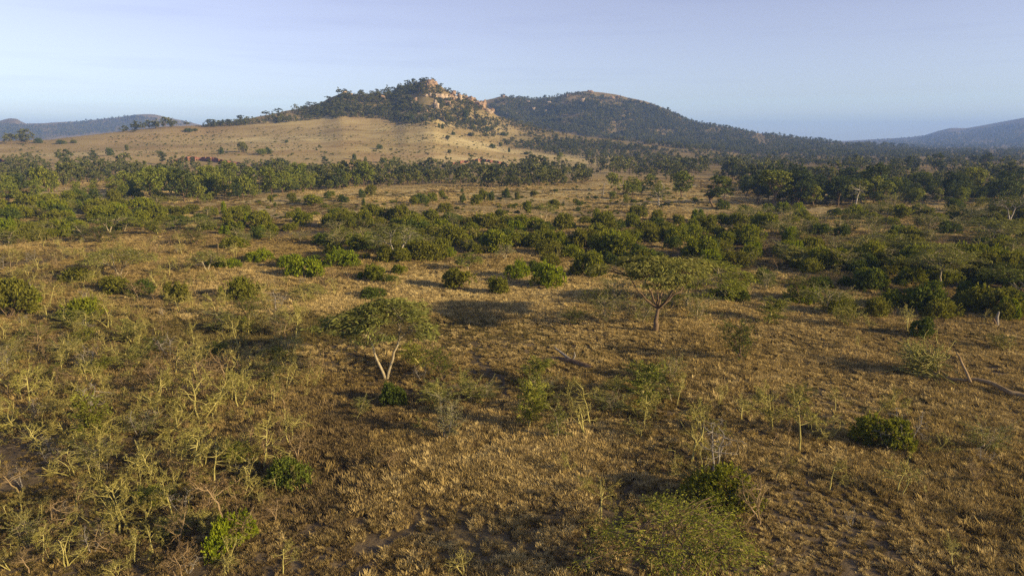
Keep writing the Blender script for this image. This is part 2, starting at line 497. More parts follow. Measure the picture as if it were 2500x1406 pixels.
# ---- flat topped umbrella acacia
def make_acacia(seed, h, Rc, trunks=1, fork=0.45, depth=0.22, ntarget=150, spray=30, droop=0.3, flat=1.0, tr=0.17, bend=0.0, sprayL=0.5, lumps=5, offx=0.0, gap=-0.17):
    rng = np.random.default_rng(seed)
    trunk, limbs, crown, twig = MB(), [], MB(), MB()
    nodes = []
    starts = []
    for k in range(trunks):
        a = rng.uniform(0, 6.28) if trunks == 1 else (math.pi * k + 0.25)
        lean = 0.05 if trunks == 1 else 0.17
        if trunks > 2: a = 2 * math.pi * k / trunks + 0.4
        n = 6
        pts = [np.array([0.05 * math.cos(a), 0.05 * math.sin(a), -0.15])]
        for i in range(1, n + 1):
            t = i / n
            pts.append(np.array([math.cos(a) * lean * h * t * fork * 2 + bend * t * t * h, math.sin(a) * lean * h * t * fork * 1.2, t * h * fork])
                       + rng.normal(0, 0.02 * h * 0.5, 3) * (t if i < n else 1))
        pts = np.array(pts)
        trunk.tube(pts, np.linspace(tr * (1.25 if trunks == 1 else 1), tr * 0.62, n + 1), 7)
        starts.append((pts[-1], unit(pts[-1] - pts[-2]), a))
        nodes += [pts[-1], pts[-2]]
    nl = max(2, 6 // trunks)
    for (p, d, a0) in starts:
        for k in range(nl):
            a = a0 + (k - (nl - 1) / 2) * (math.pi * 2 / nl if trunks == 1 else 2.2 / max(1, nl - 1)) + rng.normal(0, .25)
            rr = Rc * rng.uniform(0.45, 0.72)
            end = np.array([math.cos(a) * rr + offx * 0.5, math.sin(a) * rr, h * rng.uniform(0.72, 0.84)])
            mid = p * 0.5 + end * 0.5 + np.array([0, 0, -0.03 * h]) + rng.normal(0, 0.035 * h, 3)
            t = np.linspace(0, 1, 8)[:, None]
            pts = (1 - t) ** 2 * p + 2 * t * (1 - t) * mid + t * t * end + rng.normal(0, .012 * h, (8, 3)) * np.sin(t * math.pi)
            mb = MB(); mb.tube(pts, np.linspace(tr * 0.55, tr * 0.2, 8), 5)
            limbs.append(mb)
            nodes += list(pts[2:])
    nodes = np.array(nodes)
    # where the sprays sit: pads over a dome, gaps between them
    pads = [(rng.uniform(0, 6.28), Rc * math.sqrt(rng.uniform(0.05, 1)) * .8) for _ in range(lumps * 3)]
    cnt = 0; guard = 0
    T = []
    while len(T) < ntarget and guard < ntarget * 30:
        guard += 1
        a = rng.uniform(0, 6.28); r = Rc * math.sqrt(rng.uniform(0, 1))
        x, y = r * math.cos(a), r * math.sin(a)
        edge = 1 + 0.16 * math.sin(3 * a + seed) + 0.10 * math.sin(5 * a + 2 * seed)
        x *= edge; y *= edge
        if vnoise(np.array([x / Rc * 2.6 + seed]), np.array([y / Rc * 2.6 - seed]), seed)[0] < gap and rng.uniform() < 0.85: continue
        q = (r / Rc)
        z = h * (1.0 - droop * q ** 2.2) - h * depth * rng.uniform(0, 1) ** 1.7 * (1 - 0.3 * q)
        z += h * 0.07 * vnoise(np.array([x / Rc * 2.1]), np.array([y / Rc * 2.1]), seed + 5)[0]
        T.append([x + offx, y, z])
    T = np.array(T)
    for p in T:
        dd = np.linalg.norm((nodes - p) * np.array([1, 1, 1.6]), axis=1) + np.where(nodes[:, 2] > p[2] - 0.15, 2.0, 0)
        s = nodes[np.argmin(dd)]
        t = np.linspace(0, 1, 4)[:, None]
        mid = s * 0.4 + p * 0.6 + np.array([0, 0, 0.10 * np.linalg.norm(p - s)]) + rng.normal(0, .05, 3)
        pts = (1 - t) ** 2 * s + 2 * t * (1 - t) * mid + t * t * p
        twig.tube(pts, np.linspace(tr * 0.17, 0.018, 4), 3)
    out = unit(np.c_[T[:, :2] - [offx, 0], 0 * T[:, :1]] + rng.normal(0, 0.25, T.shape))
    idx = np.repeat(np.arange(len(T)), spray)
    c = T[idx] + np.c_[rng.normal(0, 0.42, (len(idx), 2)), rng.normal(0, 0.10, len(idx))] * (Rc / 5.0) ** 0.5
    d = out[idx] + rng.normal(0, 0.55, (len(idx), 3)) * np.array([1, 1, 0.35])
    d[:, 2] += 0.10 - 0.45 * np.clip(np.hypot(c[:, 0] - offx, c[:, 1]) / Rc, 0, 1.2) ** 2
    d = unit(d)
    crown.leaves(c, d, perp(d, rng, 0.9), rng.uniform(0.6, 1.2, len(c)) * sprayL, rng.uniform(0.7, 1.3, len(c)) * sprayL * 0.22, 0.15)
    return trunk, limbs, twig, crown

# ---- crooked thorn tree, mostly bare
def make_thorn(seed, h, leaf=220, spread=1.0, stems=1, twist=0.30, twr=0.011):
    rng = np.random.default_rng(seed)
    wood, fol = MB(), MB()
    tips = []
    for s in range(stems):
        a = rng.uniform(0, 6.28)
        d0 = np.array([math.cos(a) * (0.12 + 0.25 * (stems > 1)), math.sin(a) * (0.12 + 0.25 * (stems > 1)), 1.0])
        hh = h * rng.uniform(0.75, 0.95)
        tk = bent(rng, [0.08 * math.cos(a) * (stems > 1), 0.08 * math.sin(a) * (stems > 1), -0.1], d0, hh, 7, twist * 0.55, 0.06)
        wood.tube(tk, np.linspace(0.064, 0.017, 8) * (h / 3) ** 0.5, 5)
        nb = rng.integers(6, 10)
        for k in range(nb):
            t = rng.uniform(0.38, 1.0)
            i = min(int(t * 7), 6); p = tk[i] * (1 - (t * 7 - i)) + tk[i + 1] * (t * 7 - i)
            aa = rng.uniform(0, 6.28)
            L = h * rng.uniform(0.28, 0.52) * spread * (1.15 - 0.5 * t)
            br = bent(rng, p, [math.cos(aa), math.sin(aa), rng.uniform(0.0, 0.8)], L, 5, twist, 0.02)
            wood.tube(br, np.linspace(0.027, 0.011, 6) * (h / 3) ** 0.5, 4)
            for j in range(rng.integers(5, 9)):
                u = rng.uniform(0.25, 1.0)
                i = min(int(u * 5), 4); p2 = br[i] * (1 - (u * 5 - i)) + br[i + 1] * (u * 5 - i)
                dd = unit(br[i + 1] - br[i]) + rng.normal(0, 0.7, 3)
                tw = bent(rng, p2, dd, L * rng.uniform(0.3, 0.6), 3, twist * 0.9, 0.04)
                wood.tube(tw, np.linspace(twr, twr * 0.5, 4), 3)
                tips.append(tw)
    if leaf:
        tips = np.array(tips)
        k = rng.integers(0, len(tips), leaf); u = rng.uniform(0.2, 1.0, leaf) * 3
        i = np.minimum(u.astype(int), 2); f = (u - i)[:, None]
        c = tips[k, i] * (1 - f) + tips[k, i + 1] * f + rng.normal(0, 0.05, (leaf, 3))
        d = unit(tips[k, i + 1] - tips[k, i] + rng.normal(0, 0.13, (leaf, 3)))
        fol.leaves(c, d, perp(d, rng, 1.2), rng.uniform(0.12, 0.30, leaf), rng.uniform(0.03, 0.06, leaf), 0.1)
    return wood, fol

# ---- feathery young acacia, one or more stems and arching branches
def make_young(seed, h, w, cone=0.5, nb=46, spray=26, stems=1, sprayL=0.26):
    rng = np.random.default_rng(seed)
    wood, fol = MB(), MB()
    C, D = [], []
    for s in range(stems):
        a = rng.uniform(0, 6.28)
        tk = bent(rng, [0.15 * math.cos(a) * (stems > 1), 0.15 * math.sin(a) * (stems > 1), -0.1],
                  [0.28 * math.cos(a) * (stems > 1), 0.28 * math.sin(a) * (stems > 1), 1], h * 0.95, 8, 0.10, 0.05)
        wood.tube(tk, np.linspace(0.085, 0.02, 9) * (h / 4) ** 0.5, 5)
        for k in range(nb // stems):
            t = rng.uniform(0.16, 0.98)
            i = min(int(t * 8), 7); p = tk[i] * (1 - (t * 8 - i)) + tk[i + 1] * (t * 8 - i)
            aa = rng.uniform(0, 6.28)
            prof = (1 - cone * t) * (0.45 + 0.55 * min(1, t / 0.35))
            L = w * 0.5 * prof * rng.uniform(0.65, 1.15)
            br = bent(rng, p, [math.cos(aa), math.sin(aa), rng.uniform(0.25, 1.0)], L + 0.2, 5, 0.12, -0.03)
            wood.tube(br, np.linspace(0.026, 0.01, 6), 3)
            for q in range(spray):
                u = rng.uniform(0.2, 1.0) * 5
                j = min(int(u), 4); f = u - j
                C.append(br[j] * (1 - f) + br[j + 1] * f + rng.normal(0, 0.09, 3))
                D.append(unit(br[j + 1] - br[j]) + rng.normal(0, 0.55, 3))
    C = np.array(C); D = unit(np.array(D))
    n = len(C)
    fol.leaves(C, D, perp(D, rng, 1.0), rng.uniform(0.6, 1.3, n) * sprayL, rng.uniform(0.7, 1.3, n) * sprayL * 0.26, 0.12)
    return wood, fol

# ---- dense leafy bush: lobes of leaves with shoots standing out
def make_bush(seed, w, h, lobes=9, n=3600, shoots=60, leafL=0.26):
    rng = np.random.default_rng(seed)
    wood, fol = MB(), MB()
    L = []
    for k in range(lobes):
        a = rng.uniform(0, 6.28); r = w * 0.36 * math.sqrt(rng.uniform(0.02, 1))
        rad = w * rng.uniform(0.13, 0.24)
        top = h * (1 - 0.45 * (r / (w * 0.36)) ** 1.6) * rng.uniform(0.72, 1.05)
        L.append((r * math.cos(a), r * math.sin(a), max(top - rad, rad * 0.55), rad))
    L = np.array(L)
    wgt = L[:, 3] ** 2 / (L[:, 3] ** 2).sum()
    # sub-clumps over the lobes, dark gaps between them
    nc = 26 * lobes
    ck = rng.choice(lobes, nc, p=wgt)
    cd = unit(rng.normal(0, 1, (nc, 3)) + np.array([0, 0, 0.35]))
    cr = rng.uniform(0.06, 0.13, nc) * w * 0.55
    cc_ = L[ck, :3] + cd * (L[ck, 3] * rng.uniform(0.75, 1.12, nc))[:, None]
    q_ = rng.choice(nc, n, p=cr ** 2 / (cr ** 2).sum())
    d = unit(unit(rng.normal(0, 1, (n, 3))) + cd[q_] * 0.6)
    c = cc_[q_] + d * (cr[q_] * rng.uniform(0.3, 1.15, n))[:, None]
    c[:, 2] = np.where(c[:, 2] < 0.05, rng.uniform(0.05, 0.5, n), c[:, 2])
    ax = unit(d * 0.7 + np.array([0, 0, 0.55]) + rng.normal(0, 0.5, (n, 3)))
    s = rng.uniform(0.6, 1.35, n)
    fol.leaves(c, ax, perp(ax, rng), leafL * s, leafL * 0.55 * s, 0.1)
    for q in range(shoots):
        i = rng.choice(lobes, p=wgt)
        dd = unit(rng.normal(0, 0.8, 3) + np.array([0, 0, 0.9]))
        p = L[i, :3] + dd * L[i, 3]
        ln = rng.uniform(0.25, 0.6) * (w / 5) ** 0.5
        m = 9
        t = rng.uniform(0, 1, m)[:, None]
        cc = p + dd * ln * t + rng.normal(0, 0.05, (m, 3))
        ax = unit(dd + rng.normal(0, 0.45, (m, 3)))
        fol.leaves(cc, ax, perp(ax, rng), rng.uniform(0.7, 1.1, m) * leafL, rng.uniform(0.7, 1.1, m) * leafL * 0.5, 0.1)
    for q in range(7):
        i = rng.integers(lobes)
        pts = bent(rng, [rng.normal(0, .12), rng.normal(0, .12), -0.1], L[i, :3] + [0, 0, .4], np.linalg.norm(L[i, :3]) * 0.95 + 0.2, 4, 0.1)
        wood.tube(pts, np.linspace(0.05, 0.018, 5), 4)
    return wood, fol

# ---- rounded woodland tree
def make_tree(seed, h, w, lobes=9, n=1500, leafL=0.5, base=0.28, tall=False, sparse=0.0, tr=0.16):
    rng = np.random.default_rng(seed)
    wood, fol = MB(), MB()
    L = []
    for k in range(lobes):
        t = rng.uniform(0, 1)
        a = rng.uniform(0, 6.28)
        rmax = w * 0.5 * (math.sin(math.pi * min(max(0.18 + 0.74 * t, 0), 1)) ** 0.6)
        rad = w * rng.uniform(0.14, 0.25) * (0.8 if tall else 1)
        r = max(rmax - rad, 0) * math.sqrt(rng.uniform(0.1, 1))
        L.append((r * math.cos(a), r * math.sin(a), h * base + rad * 0.6 + t * (h * (1 - base) - 1.6 * rad), rad))
    L = np.array(L)
    tk = bent(rng, [0, 0, -0.2], [rng.normal(0, .08), rng.normal(0, .08), 1], h * (base + 0.25), 5, 0.07)
    wood.tube(tk, np.linspace(tr * 1.2, tr * 0.5, 6) * (h / 8), 5)
    for l in L:
        s = tk[rng.integers(2, 6)]
        e = l[:3]
        md = (s + e) / 2 + np.array([0, 0, -0.06 * h]) + rng.normal(0, 0.03 * h, 3)
        t = np.linspace(0, 1, 5)[:, None]
        wood.tube((1 - t) ** 2 * s + 2 * t * (1 - t) * md + t * t * e, np.linspace(tr * 0.4, 0.03, 5) * (h / 8), 4)
    wgt = L[:, 3] ** 2 / (L[:, 3] ** 2).sum()
    nc = max(4 * lobes, n // 16)
    ck = rng.choice(lobes, nc, p=wgt)
    cd = unit(rng.normal(0, 1, (nc, 3)) + np.array([0, 0, 0.3]))
    cr = rng.uniform(0.05, 0.11, nc) * w
    cc_ = L[ck, :3] + cd * (L[ck, 3] * rng.uniform(0.6, 1.15, nc))[:, None] * np.array([1, 1, 0.85])
    q_ = rng.choice(nc, n, p=cr ** 2 / (cr ** 2).sum())
    d = unit(unit(rng.normal(0, 1, (n, 3))) + cd[q_] * 0.5)
    c = cc_[q_] + d * (cr[q_] * rng.uniform(0.3, 1.1, n))[:, None] * np.array([1, 1, 0.8])
    ax = unit(d * 0.4 + rng.normal(0, 0.6, (n, 3)))
    s = rng.uniform(0.55, 1.35, n)
    fol.leaves(c, ax, perp(ax, rng), leafL * s, leafL * 0.62 * s, 0.12)
    return wood, fol

# ---- grass tussock
def make_tussock(seed, rad, h, n, bw=0.05):
    rng = np.random.default_rng(seed)
    mb = MB()
    nc = 9
    cx = rng.normal(0, rad * 0.5, (nc, 2)); ch = rng.uniform(0.75, 1.1, nc)
    k = rng.integers(0, nc, n)
    a = rng.uniform(0, 6.28, n)
    rr = rad * 0.28 * np.sqrt(rng.uniform(0, 1, n))
    b = np.c_[cx[k] + np.c_[np.cos(a), np.sin(a)] * rr[:, None], np.full(n, -0.06)]
    ln = h * ch[k] * rng.uniform(0.6, 1.15, n)
    lean = rng.uniform(0.15, 0.85, n)
    tip = b + np.c_[np.cos(a) * lean * ln, np.sin(a) * lean * ln, ln]
    s = np.c_[-np.sin(a), np.cos(a), 0 * a] * (bw * rng.uniform(0.6, 1.4, n))[:, None]
    mid = b * 0.45 + tip * 0.55 + np.c_[0 * a, 0 * a, 0.12 * ln]
    v = np.stack([b - s * 0.6, b + s * 0.6, mid + s, mid - s, tip], 1)
    i = np.arange(n)[:, None] * 5
    mb.add(v.reshape(-1, 3), i + np.array([0, 1, 2, 3]), i + np.array([3, 2, 4]))
    return mb

# ------------------------------------------------------------------ objects
def link(o):
    COL.objects.link(o); return o

def mesh_obj(name, me, parent=None):
    o = link(bpy.data.objects.new(name, me))
    if parent: o.parent = parent
    return o

def tag(o, label, cat, group=None):
    o['label'] = label; o['category'] = cat
    if group: o['group'] = group
    return o

ALL = []      # every individual thing that gets its label at the end

def thing(name, parts, P, scale, rz, noun, look, cat, group, tilt=(0, 0), label=None, flat=1.0):
    e = bpy.data.objects.new(name, None)
    e.empty_display_size = 0.3
    e.location = (float(P[0]), float(P[1]), float(P[2]))
    e.rotation_euler = (tilt[0], tilt[1], rz)
    if np.isscalar(scale): scale = (scale, scale, scale)
    e.scale = tuple(float(s) for s in scale)
    link(e)
    for pn, me in parts:
        o = bpy.data.objects.new(pn, me)
        o.parent = e
        link(o)
    e['category'] = cat
    if group: e['group'] = group
    X, Y, dep = project(P)
    ALL.append(dict(o=e, noun=noun, look=look, X=float(X), Y=float(Y), kind=name, label=label))
    return e

def gn_scatter(name, P, rot, scl, idx, protos, label):
    """one stuff object: copies of the proto meshes set on points"""
    me = bpy.data.meshes.new(name)
    me.vertices.add(len(P)); me.vertices.foreach_set('co', np.asarray(P, np.float32).reshape(-1))
    for nm, ty, arr in (('rot', 'FLOAT_VECTOR', rot), ('scl', 'FLOAT_VECTOR', scl), ('pick', 'INT', idx)):
        a = me.attributes.new(nm, ty, 'POINT')
        a.data.foreach_set('vector' if ty != 'INT' else 'value', np.asarray(arr, np.float32 if ty != 'INT' else np.int32).reshape(-1))
    o = link(bpy.data.objects.new(name, me))
    o['kind'] = 'stuff'; o['label'] = label
    pc = bpy.data.collections.new(name + '_kinds')
    for k, pm in enumerate(protos):
        pc.objects.link(bpy.data.objects.new('%s_kind_%02d' % (name, k), pm))
    ng = bpy.data.node_groups.new(name, 'GeometryNodeTree')
    ng.interface.new_socket('Geometry', in_out='INPUT', socket_type='NodeSocketGeometry')
    ng.interface.new_socket('Geometry', in_out='OUTPUT', socket_type='NodeSocketGeometry')
    N, K = ng.nodes, ng.links
    gi, go = N.new('NodeGroupInput'), N.new('NodeGroupOutput')
    ip = N.new('GeometryNodeInstanceOnPoints'); ci = N.new('GeometryNodeCollectionInfo')
    ci.inputs['Collection'].default_value = pc
    ci.inputs['Separate Children'].default_value = True
    ci.inputs['Reset Children'].default_value = True
    ip.inputs['Pick Instance'].default_value = True
    def na(nm, ty):
        a = N.new('GeometryNodeInputNamedAttribute'); a.data_type = ty; a.inputs['Name'].default_value = nm
        return next(s for s in a.outputs if s.name == 'Attribute' and s.enabled)
    K.new(gi.outputs[0], ip.inputs['Points'])
    K.new(ci.outputs['Instances'], ip.inputs['Instance'])
    K.new(na('pick', 'INT'), ip.inputs['Instance Index'])
    K.new(na('rot', 'FLOAT_VECTOR'), ip.inputs['Rotation'])
    K.new(na('scl', 'FLOAT_VECTOR'), ip.inputs['Scale'])
    K.new(ip.outputs['Instances'], go.inputs[0])
    md = o.modifiers.new('scatter', 'NODES'); md.node_group = ng
    return o

# ------------------------------------------------------------------ ground sheet
LOW = HIGH = 0.0

def make_ground():
    global LOW, HIGH
    ang = np.concatenate([np.linspace(-R(52), R(52), 470), R(52) + np.linspace(0, R(256), 60)[1:-1]])
    dist = np.concatenate([[2.0, 6, 11, 16], np.geomspace(20, 9000, 470)])
    A, D = np.meshgrid(ang, dist)
    x, y = D * np.sin(A), D * np.cos(A)
    z = terrain(x, y)
    nA, nD = len(ang), len(dist)
    v = np.stack([x, y, z], -1).reshape(-1, 3)
    i = (np.arange(nD - 1)[:, None] * nA); j = np.arange(nA)[None]; k = (j + 1) % nA
    q = np.stack([i + j, i + nA + j, i + nA + k, i + k], -1).reshape(-1, 4)
    mb = MB(); mb.add(v, q)
    c = len(v)
    mb.add(np.vstack([v[:nA], [[0, 0, float(terrain(0.0, 0.0))]]]), None, [[m, (m + 1) % nA, nA] for m in range(nA)])
    me = mb.mesh('ground', 'ground')
    co = np.vstack(mb.v)
    LOW, HIGH = float(co[:, 2].min()), float(co[:, 2].max())
    X, Y = co[:, 0], co[:, 1]
    d = np.hypot(X, Y)
    Xp, Yp, dep = project(co)
    sward = sstep(110, 330, d)
    pale = sstep(420, 620, d + 120 * fbm(X / 150, Y / 150, 61, 3)) * (1 - sstep(940, 1000, d)) * sstep(-0.9, -0.7, np.arctan2(X, Y)) * (1 - sstep(0.10, 0.24, np.arctan2(X, Y)))
    pale *= np.clip(0.30 + 1.1 * np.exp(-((X + 110) / 260) ** 2 - ((Y - 740) / 130) ** 2) + 0.9 * fbm(X / 130, Y / 45, 64, 4), 0, 1)
    # the open tan clearings between the wood and the bushes
    clr = sstep(190, 250, d) * (1 - sstep(330, 420, d)) * 0.8
    pale = np.clip(np.maximum(pale, clr), 0, 1)
    red = np.zeros(len(co))
    redn = fbm(X / 60, Y / 60, 71, 3)
    red += sstep(0.05, 0.35, redn) * sstep(500, 560, d) * (1 - sstep(600, 700, d)) * 0.22
    red += sstep(0.0, 0.4, fbm(X / 90, Y / 90, 75, 3)) * sstep(620, 700, d) * 0.10 * (1 - sstep(2200, 2600, d))
    nr = np.clip(red, 0, 0.8)
    ph = np.arctan2(X, Y)
    und = np.maximum(sstep(1050, 1200, d), sstep(45, 75, co[:, 2]) * sstep(800, 900, d))
    und = np.maximum(und, sstep(0.12, 0.3, ph) * sstep(480, 620, d)) * (0.75 + 0.5 * np.clip(fbm(X / 90, Y / 90, 79, 3), -.5, .5))
    und = np.maximum(und, 0.8 * sstep(-0.06, 0.04, ph) * sstep(700, 850, d))
    und = np.clip(und, 0, 1)
    at = me.color_attributes.new('cover', 'FLOAT_COLOR', 'POINT')
    at.data.foreach_set('color', np.stack([sward, pale, nr, 1 - und], -1).astype(np.float32).reshape(-1))
    me.polygons.foreach_set('use_smooth', np.ones(len(me.polygons), bool))
    o = mesh_obj('ground', me)
    o['kind'] = 'structure'; o['label'] = 'dry savanna plain rising into grassy and rocky hills'
    return o

make_ground()

# ------------------------------------------------------------------ haze over everything
def make_haze():
    m, n, l = new_mat('thin_blue_haze')
    out = n.new('ShaderNodeOutputMaterial'); pv = n.new('ShaderNodeVolumePrincipled')
    pv.inputs['Color'].default_value = (0.27, 0.47, 1.0, 1)
    pv.inputs['Density'].default_value = 0.00015
    pv.inputs['Anisotropy'].default_value = 0.0
    l.new(pv.outputs['Volume'], out.inputs['Volume'])
    s = 9400.0; z0, z1 = LOW - 1.5, HIGH + 25.0
    v = [(-s, -s, z0), (s, -s, z0), (s, s, z0), (-s, s, z0), (-s, -s, z1), (s, -s, z1), (s, s, z1), (-s, s, z1)]
    mb = MB(); mb.add(v, [[0, 3, 2, 1], [4, 5, 6, 7], [0, 1, 5, 4], [1, 2, 6, 5], [2, 3, 7, 6], [3, 0, 4, 7]])
    o = mesh_obj('haze', mb.mesh('haze', m))
    o['kind'] = 'stuff'; o['label'] = 'thin blue haze lying over the plain and far hills'
make_haze()

# ------------------------------------------------------------------ red earth bank at the edge of the wood
def make_bank(X0, X1, Y, hpx, seed, label):
    rng = np.random.default_rng(seed)
    n = 120
    xs = np.linspace(X0, X1, n)
    ys = Y + 5 * np.sin(np.linspace(0, 5, n) + seed)
    P = hit(xs, ys)
    dep = float(np.nanmean(project(P)[2])); h = hpx / FPX * dep
    mb = MB()
    rows = 6
    w_ = np.linspace(0, (X1 - X0) / 17.0, n) + 1.3 * fbm(np.linspace(0, 5, n), np.zeros(n) + seed, 3, 2)
    cut = 6.0 * np.abs(np.sin(w_ * math.pi)) ** 0.7 + 3.0 * fbm(np.linspace(0, 9, n), np.zeros(n) + seed, 3, 3)
    dist_ = np.hypot(P[:, 0], P[:, 1]); dist_s = np.convolve(np.pad(dist_, 20, 'edge'), np.ones(41) / 41, 'valid')
    P[:, :2] *= (dist_s / dist_)[:, None]; P[:, 2] = terrain(P[:, 0], P[:, 1])
    V = []
    for r in range(rows):
        t = r / (rows - 1)
        off = cut + t * 2.4 + rng.normal(0, .25, n)
        q = P.copy()
        dirn = unit(np.c_[P[:, :2], 0 * P[:, :1]])
        q += dirn * off[:, None]
        ends = np.sin(np.linspace(0.05, math.pi - 0.05, n)) ** 0.4
        q[:, 2] = P[:, 2] - 0.8 + (h * ends * (0.85 + 0.3 * vnoise(np.linspace(0, 14, n), np.zeros(n), seed)) + 0.8) * t
        V.append(q)
    top = V[-1].copy(); top += unit(np.c_[P[:, :2], 0 * P[:, :1]]) * 22.0
    top[:, 2] = terrain(top[:, 0], top[:, 1]) - 0.3
    V.append(top)
    V = np.array(V)
    i = np.arange(rows)[:, None] * n; j = np.arange(n - 1)[None]
    mb.add(V.reshape(-1, 3), np.stack([i + j, i + j + 1, i + n + j + 1, i + n + j], -1).reshape(-1, 4))
    me = mb.mesh('earth_bank', 'red_earth')
    me.materials.append(M['ground'])
    at = me.color_attributes.new('cover', 'FLOAT_COLOR', 'POINT')
    at.data.foreach_set('color', np.tile(np.array([1, 0.9, 0, 1], np.float32), len(me.vertices)))
    mi = np.zeros(len(me.polygons), np.int32); mi[-(n - 1):] = 1
    me.polygons.foreach_set('material_index', mi)
    tag(mesh_obj('earth_bank', me), label, 'earth bank', 'red earth banks')

make_bank(412, 590, 398, 13, 3, 'long scalloped red earth bank below the golden slope')
make_bank(616, 668, 410, 13, 5, 'short red earth bank among trees beside the long bank')
make_bank(1085, 1235, 401, 9, 8, 'low red earth step behind the central tree belt')
make_bank(-20, 30, 405, 14, 9, 'bare red earth bank among trees at the frame edge')

# ------------------------------------------------------------------ rocks on the hills
def rock_mesh(seed, sx, sy, sz, mat):
    rng = np.random.default_rng(seed)
    nu, nv = 18, 13
    mb = MB()
    th = np.linspace(0, 2 * math.pi, nu, endpoint=False); ph = np.linspace(-0.5 * math.pi, 0.5 * math.pi, nv)
    T_, P_ = np.meshgrid(th, ph)
    v = np.stack([np.cos(T_) * np.cos(P_), np.sin(T_) * np.cos(P_), np.sin(P_)], -1)
    v = np.sign(v) * np.abs(v) ** 0.72
    w = 1 + 0.85 * fbm(v[..., 0] * 1.7 + seed, v[..., 1] * 1.7 + v[..., 2] * 2.1, seed, 4)
    w *= 1 - 0.16 * (np.abs(np.sin(v[..., 2] * 5 + seed)) < 0.25) - 0.14 * (np.abs(np.sin(3 * v[..., 0] + 2 * v[..., 1] + seed)) < 0.18)
    v = v * w[..., None] * np.array([sx, sy, sz]) / 2
    v[..., 2] += sz * 0.3
    i = np.arange(nv - 1)[:, None] * nu; j = np.arange(nu)[None]; k = (j + 1) % nu
    mb.add(v.reshape(-1, 3), np.stack([i + j, i + k, i + nu + k, i + nu + j], -1).reshape(-1, 4))
    return mb.mesh('boulder', mat)

ROCKS = [  # photo x, y of base, width, height, stone
    (1053, 208, 17, 11, 'rock_orange', 'orange summit crag standing at the very top of the hill'),
    (1046, 214, 10, 8, 'rock_orange', None), (1062, 208, 10, 9, 'rock_orange', None),
    (1016, 207, 9, 5, 'rock_pale', None), (1071, 240, 22, 8, 'rock_pale', None), (1084, 242, 16, 9, 'rock_pale', None), (1062, 238, 12, 7, 'rock_pale', None),
    (1096, 243, 14, 7, 'rock_pale', None), (1108, 233, 10, 9, 'rock_orange', None), (1101, 243, 13, 9, 'rock_orange', None),
    (1112, 243, 12, 7, 'rock_pale', None), (1122, 247, 12, 13, 'rock_pale', None), (1137, 236, 9, 7, 'rock_orange', None), (1131, 241, 9, 7, 'rock_pale', None),
    (1147, 247, 14, 9, 'rock_orange', None), (1157, 248, 8, 9, 'rock_orange', None), (1152, 256, 12, 8, 'rock_orange', None),
    (1165, 260, 16, 11, 'rock_orange', None), (1176, 265, 16, 13, 'rock_orange', None), (1183, 268, 9, 18, 'rock_orange', 'sheer orange cliff block ending the pale cliff band'),
    (1190, 273, 12, 6, 'rock_pale', None), (1202, 272, 9, 9, 'rock_orange', None), (1197, 278, 10, 5, 'rock_pale', None),
    (1066, 268, 12, 17, 'rock_pale', 'tall pale rock pillar below the cliff band'), (1060, 262, 8, 8, 'rock_pale', None),
    (1015, 247, 8, 7, 'rock_orange', None), (1005, 252, 5, 4, 'rock_pale', None), (1003, 268, 7, 5, 'rock_orange', None), (1040, 236, 9, 4, 'rock_pale', None), (1050, 234, 7, 5, 'rock_pale', None),
    (1093, 258, 14, 9, 'rock_orange', None), (1101, 262, 5, 4, 'rock_pale', None), (1042, 278, 5, 7, 'rock_orange', None),
    (935, 243, 10, 9, 'rock_orange', 'lone orange boulder in trees on the wooded shoulder'), (862, 252, 7, 7, 'rock_orange', None), (858, 234, 6, 5, 'rock_pale', None), (842, 224, 10, 4, 'rock_pale', None), (1237, 283, 6, 5, 'rock_pale', 'white boulder at the notch between the two hills'),
    (1290, 254, 7, 7, 'rock_pale', None), (1302, 271, 9, 7, 'rock_pale', None), (1313, 276, 5, 5, 'rock_pale', None), (1333, 274, 7, 4, 'rock_pale', None),
    (1383, 237, 7, 5, 'rock_orange', None), (1421, 250, 12, 8, 'rock_pale', None), (1441, 226, 14, 4, 'rock_orange', 'broad orange rock cap on the second summit'), (1340, 254, 10, 5, 'rock_pale', None),
    (1228, 235, 9, 3, 'rock_orange', None), (1508, 239, 10, 4, 'rock_orange', None), (1495, 241, 9, 5, 'rock_orange', None), (1473, 237, 9, 4, 'rock_orange', None),
]
for k, (X, Y, w, h, mat, lab) in enumerate(ROCKS):
    P, _ = hit_near(X, Y, 1300 if X < 1215 else 3000)
    if np.isnan(P[0]): continue
    dep = float(project(P)[2])
    W, Hh = w / FPX * dep, h / FPX * dep * 1.15
    o = mesh_obj('boulder', rock_mesh(100 + k, W * 1.1, W * 0.8, Hh * 1.2, mat))
    o.location = P; o.rotation_euler = (0, 0, 0.25 * math.sin(k * 2.1))
    o['category'] = 'boulder'; o['group'] = 'rocks breaking out of the hilltops'
    ALL.append(dict(o=o, noun='boulder', look=('pale buff' if mat == 'rock_pale' else 'rusty orange') + (' blocky' if h > w else ' low'), X=X, Y=Y, kind='boulder', label=lab))

# ------------------------------------------------------------------ kinds of plants
def pm(name, mb, mat):
    return mb.mesh(name, mat)

def fitted(w, h, fn, *a, **k):
    """scale a plant so that its leaves really fill width w and height h"""
    wd, fo = fn(*a, **k)
    V = np.vstack(fo.v)
    rx = np.percentile(np.hypot(V[:, 0] - np.median(V[:, 0]), V[:, 1] - np.median(V[:, 1])), 97) * 2
    f = np.array([w / rx, w / rx, h / np.percentile(V[:, 2], 99)])
    for m in (wd, fo):
        m.v = [v * f for v in m.v]
    return wd, fo

